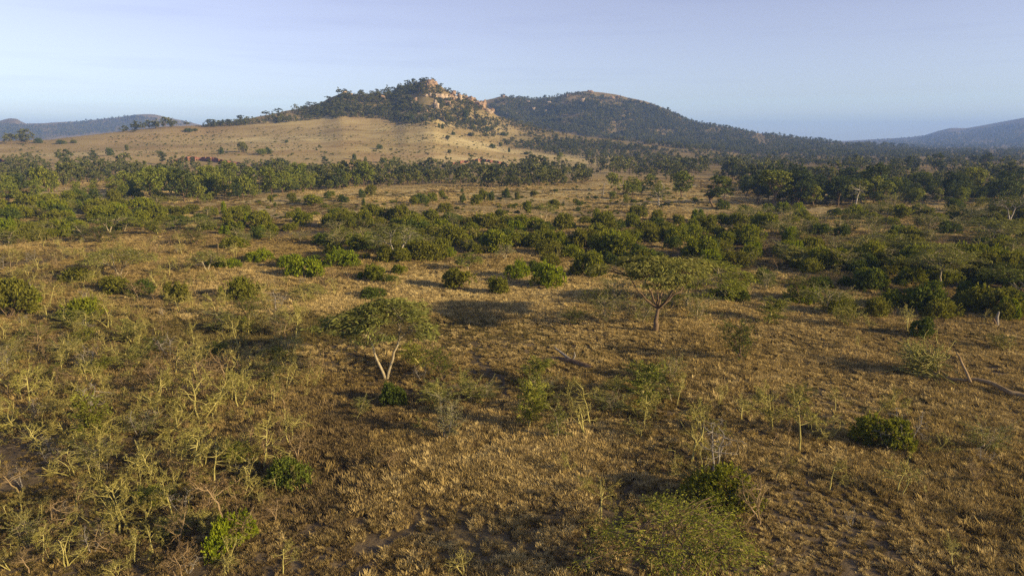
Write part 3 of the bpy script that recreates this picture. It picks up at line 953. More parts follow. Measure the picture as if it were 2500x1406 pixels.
BUSH = []
for s, (w, h, mat, look) in enumerate([(5.0, 3.0, 'bush', 'rounded green'), (5.2, 2.6, 'bush', 'spreading green'), (4.4, 3.2, 'bush', 'domed green'), (5.6, 2.9, 'bush', 'wide lumpy green'),
                                       (4.8, 2.8, 'bush_bright', 'bright leafy green'), (5.2, 3.2, 'bush_bright', 'bright lumpy green'), (4.8, 3.0, 'bush_dark', 'dark green'), (5.2, 2.6, 'bush_dark', 'low dark green')]):
    wd, fo = fitted(w, h, make_bush, 200 + s, w, h, lobes=8 + s % 4, n=4200, shoots=150)
    BUSH.append(dict(parts=[('stem', pm('bush_stem', wd, 'bark_brown')), ('foliage', pm('bush_foliage', fo, mat))], w=w, h=h, look=look, mat=mat, both=build('bush_kind', [(wd, 'bark_brown'), (fo, mat)])))
THORN = []
for s in range(14):
    bark = ['bark_yellow', 'bark_yellow', 'bark_tan', 'bark_yellow', 'bark_grey' if s == 4 else 'bark_yellow'][s % 5]
    leaf = [480, 640, 420, 320, 20 if s == 4 else 400][s % 5]
    lm = ['thorn_leaf', 'thorn_leaf', 'thorn_dry', 'thorn_leaf', 'thorn_leaf'][s % 5]
    look = ['lichen-yellow', 'olive-leaved', 'dry brown-leaved', 'sparse yellow', 'bare grey' if s == 4 else 'thin yellow'][s % 5]
    wd, fo = make_thorn(300 + s, 3.0, leaf, spread=[1.0, 1.25, 0.9, 1.3, 1.1][(s * 3) % 5], stems=1 + (s % 3 == 1) + (s % 7 == 3))
    parts = [('trunk', pm('thorn_trunk', wd, bark))]
    if leaf: parts.append(('foliage', pm('thorn_foliage', fo, lm)))
    both = build('thorn_scrub_kind', [(wd, bark)] + ([(fo, lm)] if leaf else []))
    THORN.append(dict(parts=parts, h=3.0, look=look, both=both))
YOUNG = []
for s, (h, w, cone, mat, bark, look, nb, st) in enumerate([(4, 3.2, 0.45, 'acacia_green', 'bark_yellow', 'feathery green', 60, 1), (4, 2.6, 0.6, 'acacia_green', 'bark_brown', 'narrow green', 54, 1), (4, 3.8, 0.2, 'acacia_dark', 'bark_brown', 'dark bushy', 66, 2),
                                                           (4, 3.6, 0.35, 'acacia_pale', 'bark_grey', 'pale silvery', 70, 2), (4, 4.4, 0.15, 'acacia', 'bark_yellow', 'olive spreading', 60, 2), (4, 3.4, 0.3, 'acacia', 'bark_acacia', 'olive feathery', 46, 1),
                                                           (4, 5.4, 0.0, 'acacia', 'bark_acacia', 'broad olive', 72, 3), (4, 4.6, 0.1, 'acacia_dark', 'bark_brown', 'broad dark', 72, 3)]):
    wd, fo = fitted(w, h, make_young, 400 + s, h, w, cone, nb, 34, st)
    YOUNG.append(dict(parts=[('trunk', pm('sapling_trunk', wd, bark)), ('crown', pm('sapling_crown', fo, mat))], h=h, w=w, look=look))
TREE = []
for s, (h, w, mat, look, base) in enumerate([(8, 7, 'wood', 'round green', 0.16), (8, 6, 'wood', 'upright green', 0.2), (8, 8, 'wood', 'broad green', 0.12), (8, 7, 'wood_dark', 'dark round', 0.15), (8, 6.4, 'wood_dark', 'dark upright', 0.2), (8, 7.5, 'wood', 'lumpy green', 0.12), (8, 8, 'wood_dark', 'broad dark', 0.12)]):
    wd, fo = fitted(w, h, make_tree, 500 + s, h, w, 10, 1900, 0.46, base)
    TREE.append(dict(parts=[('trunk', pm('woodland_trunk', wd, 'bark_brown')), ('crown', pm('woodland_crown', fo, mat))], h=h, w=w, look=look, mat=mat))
TALL_TREE = []  # tall valley trees, hill shadow painted into the dark leaf colour
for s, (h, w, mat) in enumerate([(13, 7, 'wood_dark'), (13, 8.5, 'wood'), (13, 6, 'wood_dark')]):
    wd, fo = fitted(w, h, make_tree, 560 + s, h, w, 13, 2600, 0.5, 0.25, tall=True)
    TALL_TREE.append(dict(parts=[('trunk', pm('tall_trunk', wd, 'bark_brown')), ('crown', pm('tall_crown', fo, mat))], h=h, w=w, look=['dark tall', 'tall lumpy', 'narrow dark'][s]))
FAR = []
for s in range(9):
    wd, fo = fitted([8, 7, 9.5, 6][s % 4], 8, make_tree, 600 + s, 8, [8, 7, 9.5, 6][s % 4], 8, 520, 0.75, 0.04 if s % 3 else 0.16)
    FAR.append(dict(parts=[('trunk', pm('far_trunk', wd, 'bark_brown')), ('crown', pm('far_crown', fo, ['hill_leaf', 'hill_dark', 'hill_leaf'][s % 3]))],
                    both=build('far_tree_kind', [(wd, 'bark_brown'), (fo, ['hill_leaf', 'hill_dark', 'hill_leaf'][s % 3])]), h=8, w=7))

def mtr(px, P):
    return px / FPX * float(project(P)[2])

# ------------------------------------------------------------------ umbrella acacias, each built for itself
def put_acacia(X, Y, hpx, wpx, seed, label, mat='acacia', bark='bark_acacia', rz=0.0, **kw):
    P = hit([X], [Y])[0]
    h = mtr(hpx, P); Rc = mtr(wpx, P) / 2
    tk, limbs, twig, crown = make_acacia(seed, h, Rc, **kw)
    parts = [('trunk', pm('acacia_trunk', tk, bark))] + [('limb', pm('acacia_limb', m, bark)) for m in limbs]
    parts += [('twigs', pm('acacia_twigs', twig, bark)), ('crown', pm('acacia_crown', crown, mat))]
    return thing('umbrella_acacia', parts, P, 1.0, rz, 'umbrella acacia', '', 'acacia tree', 'umbrella acacias standing over the plain', label=label)

put_acacia(943, 930, 200, 265, 11, 'spreading umbrella acacia on twin pale trunks forming a V', trunks=2, fork=0.52, depth=0.17, ntarget=240, spray=40, droop=0.28, tr=0.14, sprayL=0.52, gap=-0.08)
put_acacia(1600, 815, 184, 255, 12, 'tallest umbrella acacia with a bare forking trunk above golden grass', mat='acacia', trunks=1, fork=0.33, depth=0.15, ntarget=300, spray=64, droop=0.13, tr=0.29, sprayL=0.52, bend=0.02, bark='bark_brown')
put_acacia(1675, 752, 120, 205, 13, 'drooping umbrella acacia whose crown merges behind the tallest one', mat='acacia_green', trunks=1, fork=0.4, depth=0.35, ntarget=210, spray=40, droop=0.45, tr=0.2, sprayL=0.5, offx=2.4)
put_acacia(292, 678, 72, 165, 14, 'low wide umbrella acacia with pale limbs behind a green bush', trunks=2, fork=0.32, depth=0.22, ntarget=130, spray=34, droop=0.30, tr=0.2, sprayL=0.46)
put_acacia(2293, 704, 110, 160, 15, 'slender umbrella acacia with a thin pale trunk beside dark bushes', trunks=1, fork=0.42, depth=0.35, ntarget=160, spray=38, droop=0.35, tr=0.15, sprayL=0.45)
put_acacia(2490, 745, 100, 170, 16, 'dark flat-topped acacia with a forked trunk at the frame edge', mat='acacia_dark', trunks=2, fork=0.45, depth=0.2, ntarget=180, spray=40, droop=0.15, tr=0.22, sprayL=0.45)
put_acacia(972, 642, 92, 130, 17, 'acacia with bare white limbs spreading out of green bushes', trunks=2, fork=0.5, depth=0.25, ntarget=120, spray=28, droop=0.25, tr=0.2, sprayL=0.5, bark='bark_white')
put_acacia(1327, 548, 52, 66, 18, 'small flat umbrella acacia on a pale stem above the thicket', trunks=2, fork=0.5, depth=0.3, ntarget=70, spray=24, droop=0.25, tr=0.17, sprayL=0.6)
put_acacia(1608, 504, 60, 56, 20, 'tall round-headed acacia with a pale trunk by the clearing', mat='wood', trunks=1, fork=0.4, depth=0.5, ntarget=90, spray=26, droop=0.5, tr=0.3, sprayL=0.75, bark='bark_white')
put_acacia(1395, 444, 34, 40, 21, 'small pale-limbed acacia at the edge of the central tree belt', trunks=2, fork=0.5, depth=0.3, ntarget=50, spray=22, droop=0.3, tr=0.22, sprayL=0.8, bark='bark_white')
put_acacia(2088, 514, 72, 50, 22, 'leaning acacia with a crooked white trunk and thin crown', trunks=1, fork=0.7, depth=0.5, ntarget=46, spray=20, droop=0.3, tr=0.24, sprayL=0.7, bark='bark_white', bend=0.16)
put_acacia(2465, 540, 62, 110, 23, 'dark umbrella acacia with white branching limbs near the frame edge', mat='acacia_dark', trunks=2, fork=0.5, depth=0.3, ntarget=110, spray=26, droop=0.25, tr=0.2, sprayL=0.6, bark='bark_white')
put_acacia(487, 566, 34, 100, 24, 'very low flat acacia thicket crown on the sloping grass', trunks=3, fork=0.4, depth=0.35, ntarget=100, spray=26, droop=0.35, tr=0.14, sprayL=0.55)
put_acacia(268, 572, 46, 110, 25, 'broad low acacia with layered green pads among bushes', mat='acacia_green', trunks=2, fork=0.4, depth=0.35, ntarget=110, spray=30, droop=0.35, tr=0.2, sprayL=0.6)
put_acacia(506, 664, 56, 78, 26, 'young umbrella acacia with white twin stems left of green bushes', trunks=2, fork=0.45, depth=0.4, ntarget=80, spray=26, droop=0.35, tr=0.12, sprayL=0.42)
put_acacia(1142, 660, 46, 62, 27, 'small layered green acacia growing behind a dark bush', mat='acacia_green', trunks=1, fork=0.4, depth=0.5, ntarget=80, spray=28, droop=0.35, tr=0.14, sprayL=0.42)
put_acacia(1232, 636, 44, 46, 28, 'pale nearly leafless little acacia on open ground', mat='acacia_pale', trunks=3, fork=0.4, depth=0.5, ntarget=60, spray=12, droop=0.4, tr=0.12, sprayL=0.42)
put_acacia(755, 735, 46, 80, 29, 'low acacia with arching yellow limbs on brown grass', trunks=3, fork=0.4, depth=0.4, ntarget=60, spray=14, droop=0.4, tr=0.11, sprayL=0.38, bark='bark_yellow')
put_acacia(1640, 1445, 215, 400, 30, 'large green acacia crown seen from above at the bottom edge', mat='acacia_green', trunks=3, fork=0.45, depth=0.38, ntarget=200, spray=40, droop=0.34, tr=0.13, sprayL=0.22, gap=0.03, bark='bark_brown')
put_acacia(2245, 645, 50, 120, 31, 'olive flat acacia low over the slope behind a green bush', mat='acacia', trunks=2, fork=0.4, depth=0.3, ntarget=100, spray=26, droop=0.3, tr=0.13, sprayL=0.5)
put_acacia(2175, 605, 34, 110, 32, 'low olive acacia spreading flat over shaded ground', mat='acacia', trunks=2, fork=0.4, depth=0.35, ntarget=90, spray=26, droop=0.3, tr=0.13, sprayL=0.55)
put_acacia(2420, 590, 60, 130, 33, 'wide domed olive acacia rising over the far thicket', mat='acacia', trunks=2, fork=0.4, depth=0.5, ntarget=150, spray=28, droop=0.45, tr=0.15, sprayL=0.6)

# ------------------------------------------------------------------ young feathery acacias (photo x, base y, height, width, kind)
YL = [(232, 1085, 135, 95, 1), (1085, 1085, 122, 95, 3), (1292, 1052, 140, 95, 0), (1082, 935, 85, 95, 2), (1562, 1015, 110, 130, 0), (1813, 893, 108, 105, 2), (1362, 1085, 92, 70, 5),
      (1147, 988, 62, 85, 5), (1390, 795, 42, 125, 7), (2020, 772, 75, 130, 6), (1960, 745, 70, 100, 7), (1870, 712, 55, 75, 6), (1780, 700, 50, 60, 7), (2060, 800, 60, 80, 4), (1450, 745, 42, 80, 7),
      (1130, 960, 55, 60, 4), (620, 815, 45, 55, 0), (705, 640, 22, 40, 5), (825, 604, 42, 70, 6), (872, 592, 34, 90, 6), (735, 590, 26, 70, 6), (585, 592, 34, 44, 5), (1925, 548, 40, 60, 6), (1930, 582, 40, 75, 6), (1890, 556, 30, 50, 6),
      (1855, 530, 30, 70, 6), (2270, 562, 42, 80, 6), (2335, 566, 40, 90, 6), (2130, 528, 34, 70, 6), (2180, 510, 40, 60, 6), (2330, 628, 36, 50, 5), (2100, 600, 24, 60, 5), (1830, 650, 40, 50, 4), (2370, 540, 36, 80, 6), (2480, 620, 44, 70, 5),
      (1500, 965, 40, 70, 4), (1640, 985, 50, 60, 5), (880, 1010, 40, 55, 5), (2450, 850, 36, 110, 7), (40, 860, 42, 55, 4), (600, 600, 34, 42, 6), (660, 590, 28, 40, 4), (1700, 660, 38, 60, 6), (1120, 585, 26, 50, 6), (1140, 610, 26, 46, 6), (2400, 690, 40, 80, 7), (700, 880, 34, 70, 0)]
for poly, n_, md_ in [([(1800, 525), (2500, 510), (2500, 690), (1900, 660)], 60, 34), ([(800, 560), (1120, 560), (1120, 625), (800, 620)], 16, 30), ([(1350, 730), (2100, 740), (2100, 800), (1400, 800)], 7, 80), ([(0, 490), (520, 500), (520, 600), (0, 600)], 26, 34), ([(1000, 900), (1650, 930), (1600, 1050), (1000, 1040)], 9, 50), ([(0, 760), (760, 760), (760, 950), (0, 950)], 16, 70), ([(0, 950), (800, 950), (650, 1300), (0, 1350)], 6, 120), ([(1400, 980), (2500, 1000), (2500, 1150), (1500, 1100)], 3, 160)]:
    for x, y in scatter_in(poly, n_, RNG, md_):
        near = 40 * (y - 345) / 300 if y < 800 else 48 + (y - 800) * .03
        YL.append((x, y, RNG.uniform(.7, 1.2) * near + 6, RNG.uniform(1.3, 2.3) * near + 8, int(RNG.choice([4, 5, 6, 6, 7, 0]))))
pts = hit([y[0] for y in YL], [y[1] for y in YL])
for k, (X, Y, h, w, v) in enumerate(YL):
    V = YOUNG[v]; P = pts[k]
    s = mtr(h, P) / V['h']; sw = mtr(w, P) / V['w']
    sw = min(max(sw, s * 0.6), s * 1.9)
    thing('young_acacia', V['parts'], P, (sw, sw, s), RNG.uniform(0, 6.28), 'young acacia', V['look'], 'acacia sapling', 'feathery young acacias')

# ------------------------------------------------------------------ leafy bushes (photo x, base y, width, height, kind or -1)
BL = [(705, 1190, 112, 82, 6), (1762, 1235, 185, 98, 3), (2147, 1090, 135, 82, 0), (545, 1352, 130, 95, 4), (590, 1325, 70, 80, 5), (960, 998, 66, 66, 6), (945, 985, 30, 50, 4), (280, 716, 96, 40, 0), (25, 748, 70, 40, 0), (68, 745, 70, 46, 4),
      (75, 514, 56, 42, 2), (30, 536, 52, 34, 4), (68, 534, 42, 24, 1), (18, 576, 62, 48, 4), (60, 592, 56, 28, 1), (105, 574, 42, 34, 0), (150, 577, 60, 44, 0), (130, 532, 60, 44, 2), (195, 491, 36, 30, 6), (212, 493, 26, 18, 6), (172, 536, 30, 22, 4), (225, 516, 46, 30, 1), (304, 541, 40, 44, 4), (340, 537, 46, 24, 6),
      (380, 540, 42, 44, 0), (350, 518, 60, 38, 2), (395, 526, 50, 24, 0), (440, 523, 50, 22, 0), (470, 521, 36, 25, 2), (280, 502, 46, 40, 0), (120, 505, 50, 34, 1), (250, 545, 40, 24, 6), (195, 560, 50, 24, 1), (8, 515, 40, 30, 1),
      (515, 526, 46, 22, 0), (548, 521, 26, 30, 4), (582, 524, 30, 22, 2), (601, 521, 30, 20, 0), (556, 553, 40, 36, 0), (592, 556, 28, 20, 6), (640, 559, 60, 46, 2), (550, 572, 36, 24, 4), (640, 567, 40, 18, 4), (705, 564, 42, 20, 2), (743, 554, 46, 38, 2), (727, 523, 26, 16, 0), (815, 529, 28, 17, 6), (858, 562, 50, 34, 2), (893, 561, 44, 44, 0), (925, 524, 26, 22, 2),
      (945, 543, 46, 38, 0), (982, 545, 46, 48, 0), (600, 592, 40, 20, 6), (632, 640, 66, 34, 5), (715, 652, 90, 34, 4), (742, 682, 112, 52, 4), (840, 654, 86, 48, 5), (765, 646, 60, 26, 6), (815, 626, 50, 30, 0), (895, 641, 24, 20, 0), (940, 642, 66, 44, 0), (985, 645, 50, 40, 2), (560, 656, 54, 28, 5), (905, 727, 76, 30, 6), (888, 680, 36, 18, 4), (948, 690, 50, 24, 6),
      (1015, 560, 62, 38, 0), (1045, 550, 50, 38, 2), (1100, 551, 62, 34, 6), (1088, 519, 40, 24, 0), (1165, 501, 30, 27, 2), (1178, 488, 28, 26, 0), (1199, 489, 22, 22, 6), (1283, 521, 26, 32, 2), (1080, 489, 16, 22, 2), (1055, 495, 26, 24, 0), (1016, 502, 22, 22, 2), (1130, 496, 16, 24, 6), (1235, 484, 20, 24, 6), (1262, 489, 16, 20, 0), (1180, 557, 72, 38, 0), (1200, 584, 74, 28, 4), (1245, 557, 60, 32, 0), (1276, 563, 42, 40, 0), (1225, 533, 30, 24, 2),
      (1045, 592, 50, 36, 0), (1075, 630, 60, 34, 0), (1155, 621, 58, 30, 0), (1275, 607, 60, 38, 0), (1355, 608, 62, 48, 0), (1330, 568, 50, 28, 6), (1395, 604, 52, 34, 1), (1430, 604, 72, 54, 0), (1385, 562, 40, 25, 6), (1470, 562, 50, 44, 2), (1488, 577, 50, 40, 0), (1455, 526, 26, 20, 0), (1010, 617, 42, 30, 4), (1125, 704, 78, 54, 2), (1216, 717, 62, 44, 0), (1265, 678, 62, 50, 5), (1345, 697, 98, 60, 5), (1306, 667, 40, 34, 6), (1345, 652, 50, 34, 2), (1438, 674, 86, 64, 0), (1402, 674, 32, 30, 0),
      (1435, 486, 11, 8, 6), (1455, 486, 13, 9, 6), (1412, 502, 17, 12, 6), (1410, 514, 14, 10, 6), (1490, 642, 40, 34, 6),
      (1555, 532, 46, 32, 0), (1606, 541, 46, 30, 1), (1655, 546, 42, 26, 0), (1705, 541, 42, 34, 4), (1735, 546, 42, 26, 0), (1726, 562, 34, 28, 4), (1545, 552, 56, 34, 0), (1650, 592, 60, 44, 0), (1512, 598, 40, 30, 0), (1502, 622, 60, 58, 4), (1583, 642, 92, 42, 6), (1692, 628, 72, 36, 4), (1735, 642, 72, 36, 4), (1797, 652, 62, 42, 0), (1832, 632, 60, 40, 0), (1755, 607, 30, 24, 4), (1680, 575, 50, 30, 0), (1590, 590, 60, 36, 0), (1540, 590, 50, 36, 0),
      (1840, 547, 46, 22, 6), (1846, 562, 40, 18, 0), (1846, 597, 36, 24, 0), (1945, 632, 62, 46, 4), (1913, 622, 30, 24, 4), (1982, 622, 40, 34, 0), (1762, 728, 62, 40, 6), (1800, 737, 60, 40, 6), (1862, 695, 56, 42, 6), (1945, 735, 84, 46, 5), (1762, 512, 36, 22, 6),
      (2060, 562, 40, 20, 6), (2195, 572, 56, 26, 4), (2130, 632, 66, 40, 0), (2130, 708, 84, 60, 6), (2070, 702, 50, 30, 6), (2196, 697, 32, 25, 6), (2228, 692, 42, 22, 4), (2180, 752, 92, 46, 0), (2262, 684, 50, 26, 6), (2385, 668, 46, 48, 6), (2412, 764, 130, 74, 0), (2360, 745, 90, 60, 6), (2305, 762, 50, 30, 6), (2462, 778, 60, 56, 4), (2310, 568, 60, 32, 6), (2250, 522, 56, 26, 6), (2255, 825, 62, 54, 6), (2400, 600, 46, 26, 6), (2040, 530, 40, 22, 6), (2490, 520, 40, 30, 6), (2440, 640, 50, 26, 6)]
bp_ = hit([b[0] for b in BL], [b[1] for b in BL])
for k, (X, Y, w, h, v) in enumerate(BL):
    V = BUSH[v]; P = bp_[k]
    s = mtr(w, P) / V['w'] * 1.02; sz = mtr(h, P) / V['h'] * 0.93
    thing('leafy_bush', V['parts'], P, (s, s, sz), RNG.uniform(0, 6.28), 'bush', V['look'], 'bush', 'leafy bushes dotted over the plain')
# more of them, filling the thicket
fill = np.vstack([scatter_in([(820, 550), (1480, 545), (1760, 550), (1790, 640), (1480, 650), (1300, 615), (1000, 640), (840, 600)], 88, RNG, 26, (60, 30, -.35, 3)),
                  scatter_in([(1000, 480), (1450, 455), (1450, 520), (1000, 530), (640, 545), (640, 480)], 9, RNG, 45, (90, 30, -.1, 4)),
                  scatter_in([(0, 485), (380, 478), (460, 560), (0, 592)], 70, RNG, 22, (70, 30, -.3, 12)),
                  scatter_in([(440, 530), (1000, 535), (1000, 600), (560, 610)], 24, RNG, 30, (70, 30, -.15, 14)),
                  scatter_in([(1750, 520), (2500, 505), (2500, 700), (1850, 660)], 95, RNG, 26, (90, 40, -.25, 13)),
                  scatter_in([(1700, 690), (2500, 690), (2500, 790), (1750, 760)], 16, RNG, 50),
                  scatter_in([(0, 640), (1000, 650), (1000, 760), (0, 800)], 10, RNG, 60)])
fp = hit(fill[:, 0], fill[:, 1])
room = 300 - len(BL)
sz_ = RNG.lognormal(-0.08, 0.28, len(fp)).clip(0.45, 1.5)
thick = []
for r_, i in enumerate(np.argsort(-sz_ / np.linalg.norm(fp, axis=1))):
    P = fp[i]; s = float(sz_[i])
    v = int(RNG.choice([0, 1, 2, 3, 4, 6, 7], p=[.22, .18, .2, .14, .12, .07, .07]))
    V = BUSH[v]
    if r_ < room:
        thing('leafy_bush', V['parts'], P, (s, s, s * RNG.uniform(.8, 1.15)), RNG.uniform(0, 6.28), 'bush', V['look'], 'bush', 'leafy bushes dotted over the plain')
    else:
        thick.append((P, s, v))
n = len(thick)
ts = np.array([t[1] for t in thick])
gn_scatter('thicket_undergrowth', np.array([t[0] for t in thick]), np.c_[np.zeros((n, 2)), RNG.uniform(0, 6.28, n)], np.c_[ts, ts, ts * .95], np.array([t[2] for t in thick]), [V['both'] for V in BUSH], 'smaller leafy bushes filling the thickets')

# ------------------------------------------------------------------ tall trees on the right and the valley wood
CL = [(1742, 508, 74, 55, 0), (1768, 500, 66, 46, 1), (1885, 502, 84, 88, 1), (1850, 498, 66, 50, 0), (2135, 488, 86, 60, 0), (2372, 478, 66, 60, 1), (2060, 470, 40, 40, 0), (2287, 420, 44, 34, 0), (2470, 478, 54, 46, 0), (2250, 470, 48, 50, 1), (1955, 505, 60, 44, 0), (2180, 492, 58, 34, 1), (1790, 440, 36, 26, 0), (2180, 425, 36, 20, 2), (2215, 425, 42, 24, 2), (2405, 415, 40, 28, 2), (1930, 440, 40, 28, 2), (1655, 400, 26, 16, 2), (1366, 404, 30, 20, 1), (1178, 410, 26, 16, 2), (795, 415, 32, 18, 2), (230, 400, 32, 24, 2)]
cp = hit([c[0] for c in CL], [c[1] for c in CL])
for k, (X, Y, h, w, v) in enumerate(CL):
    V = TALL_TREE[v]; P = cp[k]; s = mtr(h, P) / V['h']; sw = mtr(w, P) / V['w']
    thing('tall_tree', V['parts'], P, (sw, sw, s), RNG.uniform(0, 6.28), 'valley tree', V['look'], 'tree', 'tall trees standing out of the valley wood')

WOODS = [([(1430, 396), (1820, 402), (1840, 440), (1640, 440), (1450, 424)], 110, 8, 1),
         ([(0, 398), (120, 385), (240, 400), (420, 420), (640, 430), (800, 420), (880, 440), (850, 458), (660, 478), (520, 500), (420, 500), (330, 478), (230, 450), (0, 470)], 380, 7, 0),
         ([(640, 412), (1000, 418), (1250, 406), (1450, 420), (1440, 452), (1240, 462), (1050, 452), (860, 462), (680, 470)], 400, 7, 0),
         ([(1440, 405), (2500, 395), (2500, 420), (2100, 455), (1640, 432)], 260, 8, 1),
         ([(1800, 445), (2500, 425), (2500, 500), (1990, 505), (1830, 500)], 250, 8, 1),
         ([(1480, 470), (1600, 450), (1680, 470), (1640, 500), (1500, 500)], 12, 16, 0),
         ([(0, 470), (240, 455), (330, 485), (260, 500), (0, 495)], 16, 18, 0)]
wl_ = []
for poly, n, md, in_shade in WOODS:
    q = scatter_in(poly, n, RNG, md, (60, 18, -.2, 21))
    for x, y in q: wl_.append((x, y, in_shade))
wl_ += [(x_, y_, 0) for x_, y_ in ((395, 402), (424, 407), (436, 411), (468, 409), (482, 413), (512, 408), (548, 412), (566, 408), (603, 408), (628, 414), (650, 419), (677, 412), (690, 416))]
wl_ = np.array(wl_)
wp = hit(wl_[:, 0], wl_[:, 1])
wdep = project(wp)[2]
order = np.argsort(wdep)
rest = []
for rank, i in enumerate(order):
    P = wp[i]; in_shade = wl_[i, 2] > 0
    v = int(RNG.choice([3, 4, 6, 3, 1, 0])) if in_shade else int(RNG.choice([0, 1, 2, 5, 0, 2, 3]))
    hgt = float(np.clip(RNG.lognormal(1.76, 0.36), 2.8, 12.0))
    if rank < 300:
        V = TREE[v]
        s = hgt / V['h']
        thing('woodland_tree', V['parts'], P, (s * RNG.uniform(.85, 1.2), s * RNG.uniform(.85, 1.2), s), RNG.uniform(0, 6.28), 'woodland tree', V['look'], 'tree', 'trees of the wood across the valley')
    else:
        rest.append((P, hgt))

# far wood and hill trees, far too many to count
def far_forest(name, polys, label, size=(5, 9)):
    P, S, I = [], [], []
    for poly, n, clump, dark in polys:
        q = scatter_in(poly, n, RNG, 0, clump)
        pts = hit(q[:, 0], q[:, 1])
        pts = pts[~np.isnan(pts[:, 0])]
        P.append(pts); S.append(RNG.uniform(*size, len(pts)) * RNG.choice([0.55, 0.8, 1, 1.15], len(pts)) / 8)
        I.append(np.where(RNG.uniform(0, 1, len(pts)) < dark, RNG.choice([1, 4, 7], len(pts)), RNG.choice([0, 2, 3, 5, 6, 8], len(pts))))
    P = np.vstack(P); S = np.concatenate(S); I = np.concatenate(I)
    n = len(P)
    rot = np.c_[np.zeros((n, 2)), RNG.uniform(0, 6.28, n)]
    scl = np.c_[S * RNG.uniform(.8, 1.3, n), S * RNG.uniform(.8, 1.3, n), S]
    return gn_scatter(name, P, rot, scl, I, [f['both'] for f in FAR], label)

n = len(rest)
if n:
    gn_scatter('valley_woods', np.array([r[0] for r in rest]), np.c_[np.zeros((n, 2)), RNG.uniform(0, 6.28, n)], np.repeat(np.array([r[1] / 8 for r in rest])[:, None], 3, 1), RNG.integers(0, 9, n), [f['both'] for f in FAR],
               'far rows of trees at the back of the valley wood')
far_forest('hill_woods', [
    ([(490, 310), (620, 290), (760, 262), (830, 238), (960, 226), (1000, 206), (1060, 200), (1090, 225), (1150, 250), (1190, 268), (1120, 285), (1000, 305), (930, 290), (800, 292), (640, 305), (500, 312)], 2000, (50, 14, -.14, 5), .35),
    ([(1085, 262), (1190, 282), (1240, 312), (1100, 306)], 130, (40, 14, -.3, 17), .4),
    ([(940, 285), (1100, 285), (1200, 300), (1180, 325), (1090, 312), (960, 305)], 130, (60, 20, -.15, 6), .4),
    ([(1080, 300), (1230, 290), (1420, 340), (1640, 370), (1300, 362), (1180, 330)], 620, (60, 20, -.25, 7), .4),
    ([(1230, 350), (1400, 345), (1700, 372), (2000, 385), (2500, 382), (2500, 400), (2000, 405), (1560, 402), (1350, 378), (1240, 362)], 1700, (120, 14, -.32, 8), .5),
], 'scrub and trees covering the near rocky hill', (2.8, 6))
far_forest('slope_forest', [
    ([(1190, 258), (1240, 240), (1420, 230), (1560, 250), (1640, 272), (1800, 316), (2060, 350), (2500, 362), (2500, 385), (1900, 382), (1640, 362), (1440, 335), (1280, 305), (1215, 282)], 12500, (60, 16, -.30, 9), .35),
    ([(1560, 250), (1680, 290), (1740, 320), (1600, 320)], 700, None, .35),
], 'dense forest over the flanks of the second hill and valley', (3.6, 7.5))
far_forest('distant_woods', [
    ([(0, 305), (120, 308), (330, 284), (470, 302), (420, 312), (240, 326), (60, 345), (0, 345)], 2200, (60, 12, -.3, 10), .4),
    ([(2060, 350), (2290, 330), (2500, 300), (2500, 362), (2100, 362)], 2200, (60, 12, -.3, 11), .4),
], 'woods on the blue distant ridges', (7, 12))

q = np.vstack([scatter_in([(0, 350), (480, 320), (960, 300), (1250, 330), (1500, 392), (1000, 412), (600, 380), (0, 392)], 3000, RNG, 0, (60, 12, -.12, 31)), scatter_in([(980, 290), (1230, 290), (1420, 340), (1500, 385), (1150, 345)], 500, RNG),
               scatter_in([(560, 480), (1000, 470), (1500, 455), (1800, 500), (1500, 530), (700, 540)], 500, RNG)])
pts = hit(q[:, 0], q[:, 1]); pts = pts[~np.isnan(pts[:, 0])]
n = len(pts); ss = RNG.lognormal(-1.65, 0.5, n).clip(.07, .55)
gn_scatter('slope_undergrowth', pts, np.c_[np.zeros((n, 2)), RNG.uniform(0, 6.28, n)], np.c_[ss, ss, ss * .7], RNG.choice([0, 2, 3, 6, 7], n), [V['both'] for V in BUSH], 'tiny shrubs and tufts speckling the grass slopes')

# trees one can pick out on the skyline and shrubs on the golden slope
RT = [(28, 352, 34, 24), (55, 352, 16, 22), (345, 318, 26, 16), (330, 322, 10, 14), (300, 322, 12, 20), (415, 308, 18, 14), (430, 307, 18, 12), (455, 305, 16, 14), (515, 308, 22, 24), (530, 306, 18, 22), (560, 302, 14, 20), (590, 292, 16, 18), (650, 280, 14, 20), (680, 274, 14, 16), (720, 264, 16, 14), (755, 258, 14, 16),
      (800, 246, 14, 16), (826, 232, 24, 12), (840, 232, 20, 14), (853, 234, 16, 14), (884, 228, 14, 14), (920, 228, 14, 8), (946, 222, 24, 14), (960, 222, 14, 14), (975, 216, 16, 12), (995, 208, 16, 14), (1012, 206, 18, 14), (1030, 200, 14, 14), (1040, 198, 12, 12), (1055, 199, 12, 7),
      (1078, 210, 10, 10), (1098, 222, 12, 8), (1118, 232, 14, 12), (1134, 236, 14, 9), (1160, 252, 14, 12), (1176, 262, 12, 8), (1632, 274, 16, 8), (1515, 240, 10, 6), (1228, 234, 8, 10), (1280, 240, 6, 8), (1310, 241, 7, 9), (1330, 239, 8, 8), (1390, 230, 6, 10), (1410, 228, 6, 10), (1600, 262, 6, 8),
      (1968, 340, 9, 7), (2000, 343, 12, 9), (2018, 346, 10, 7), (2040, 350, 10, 7)]
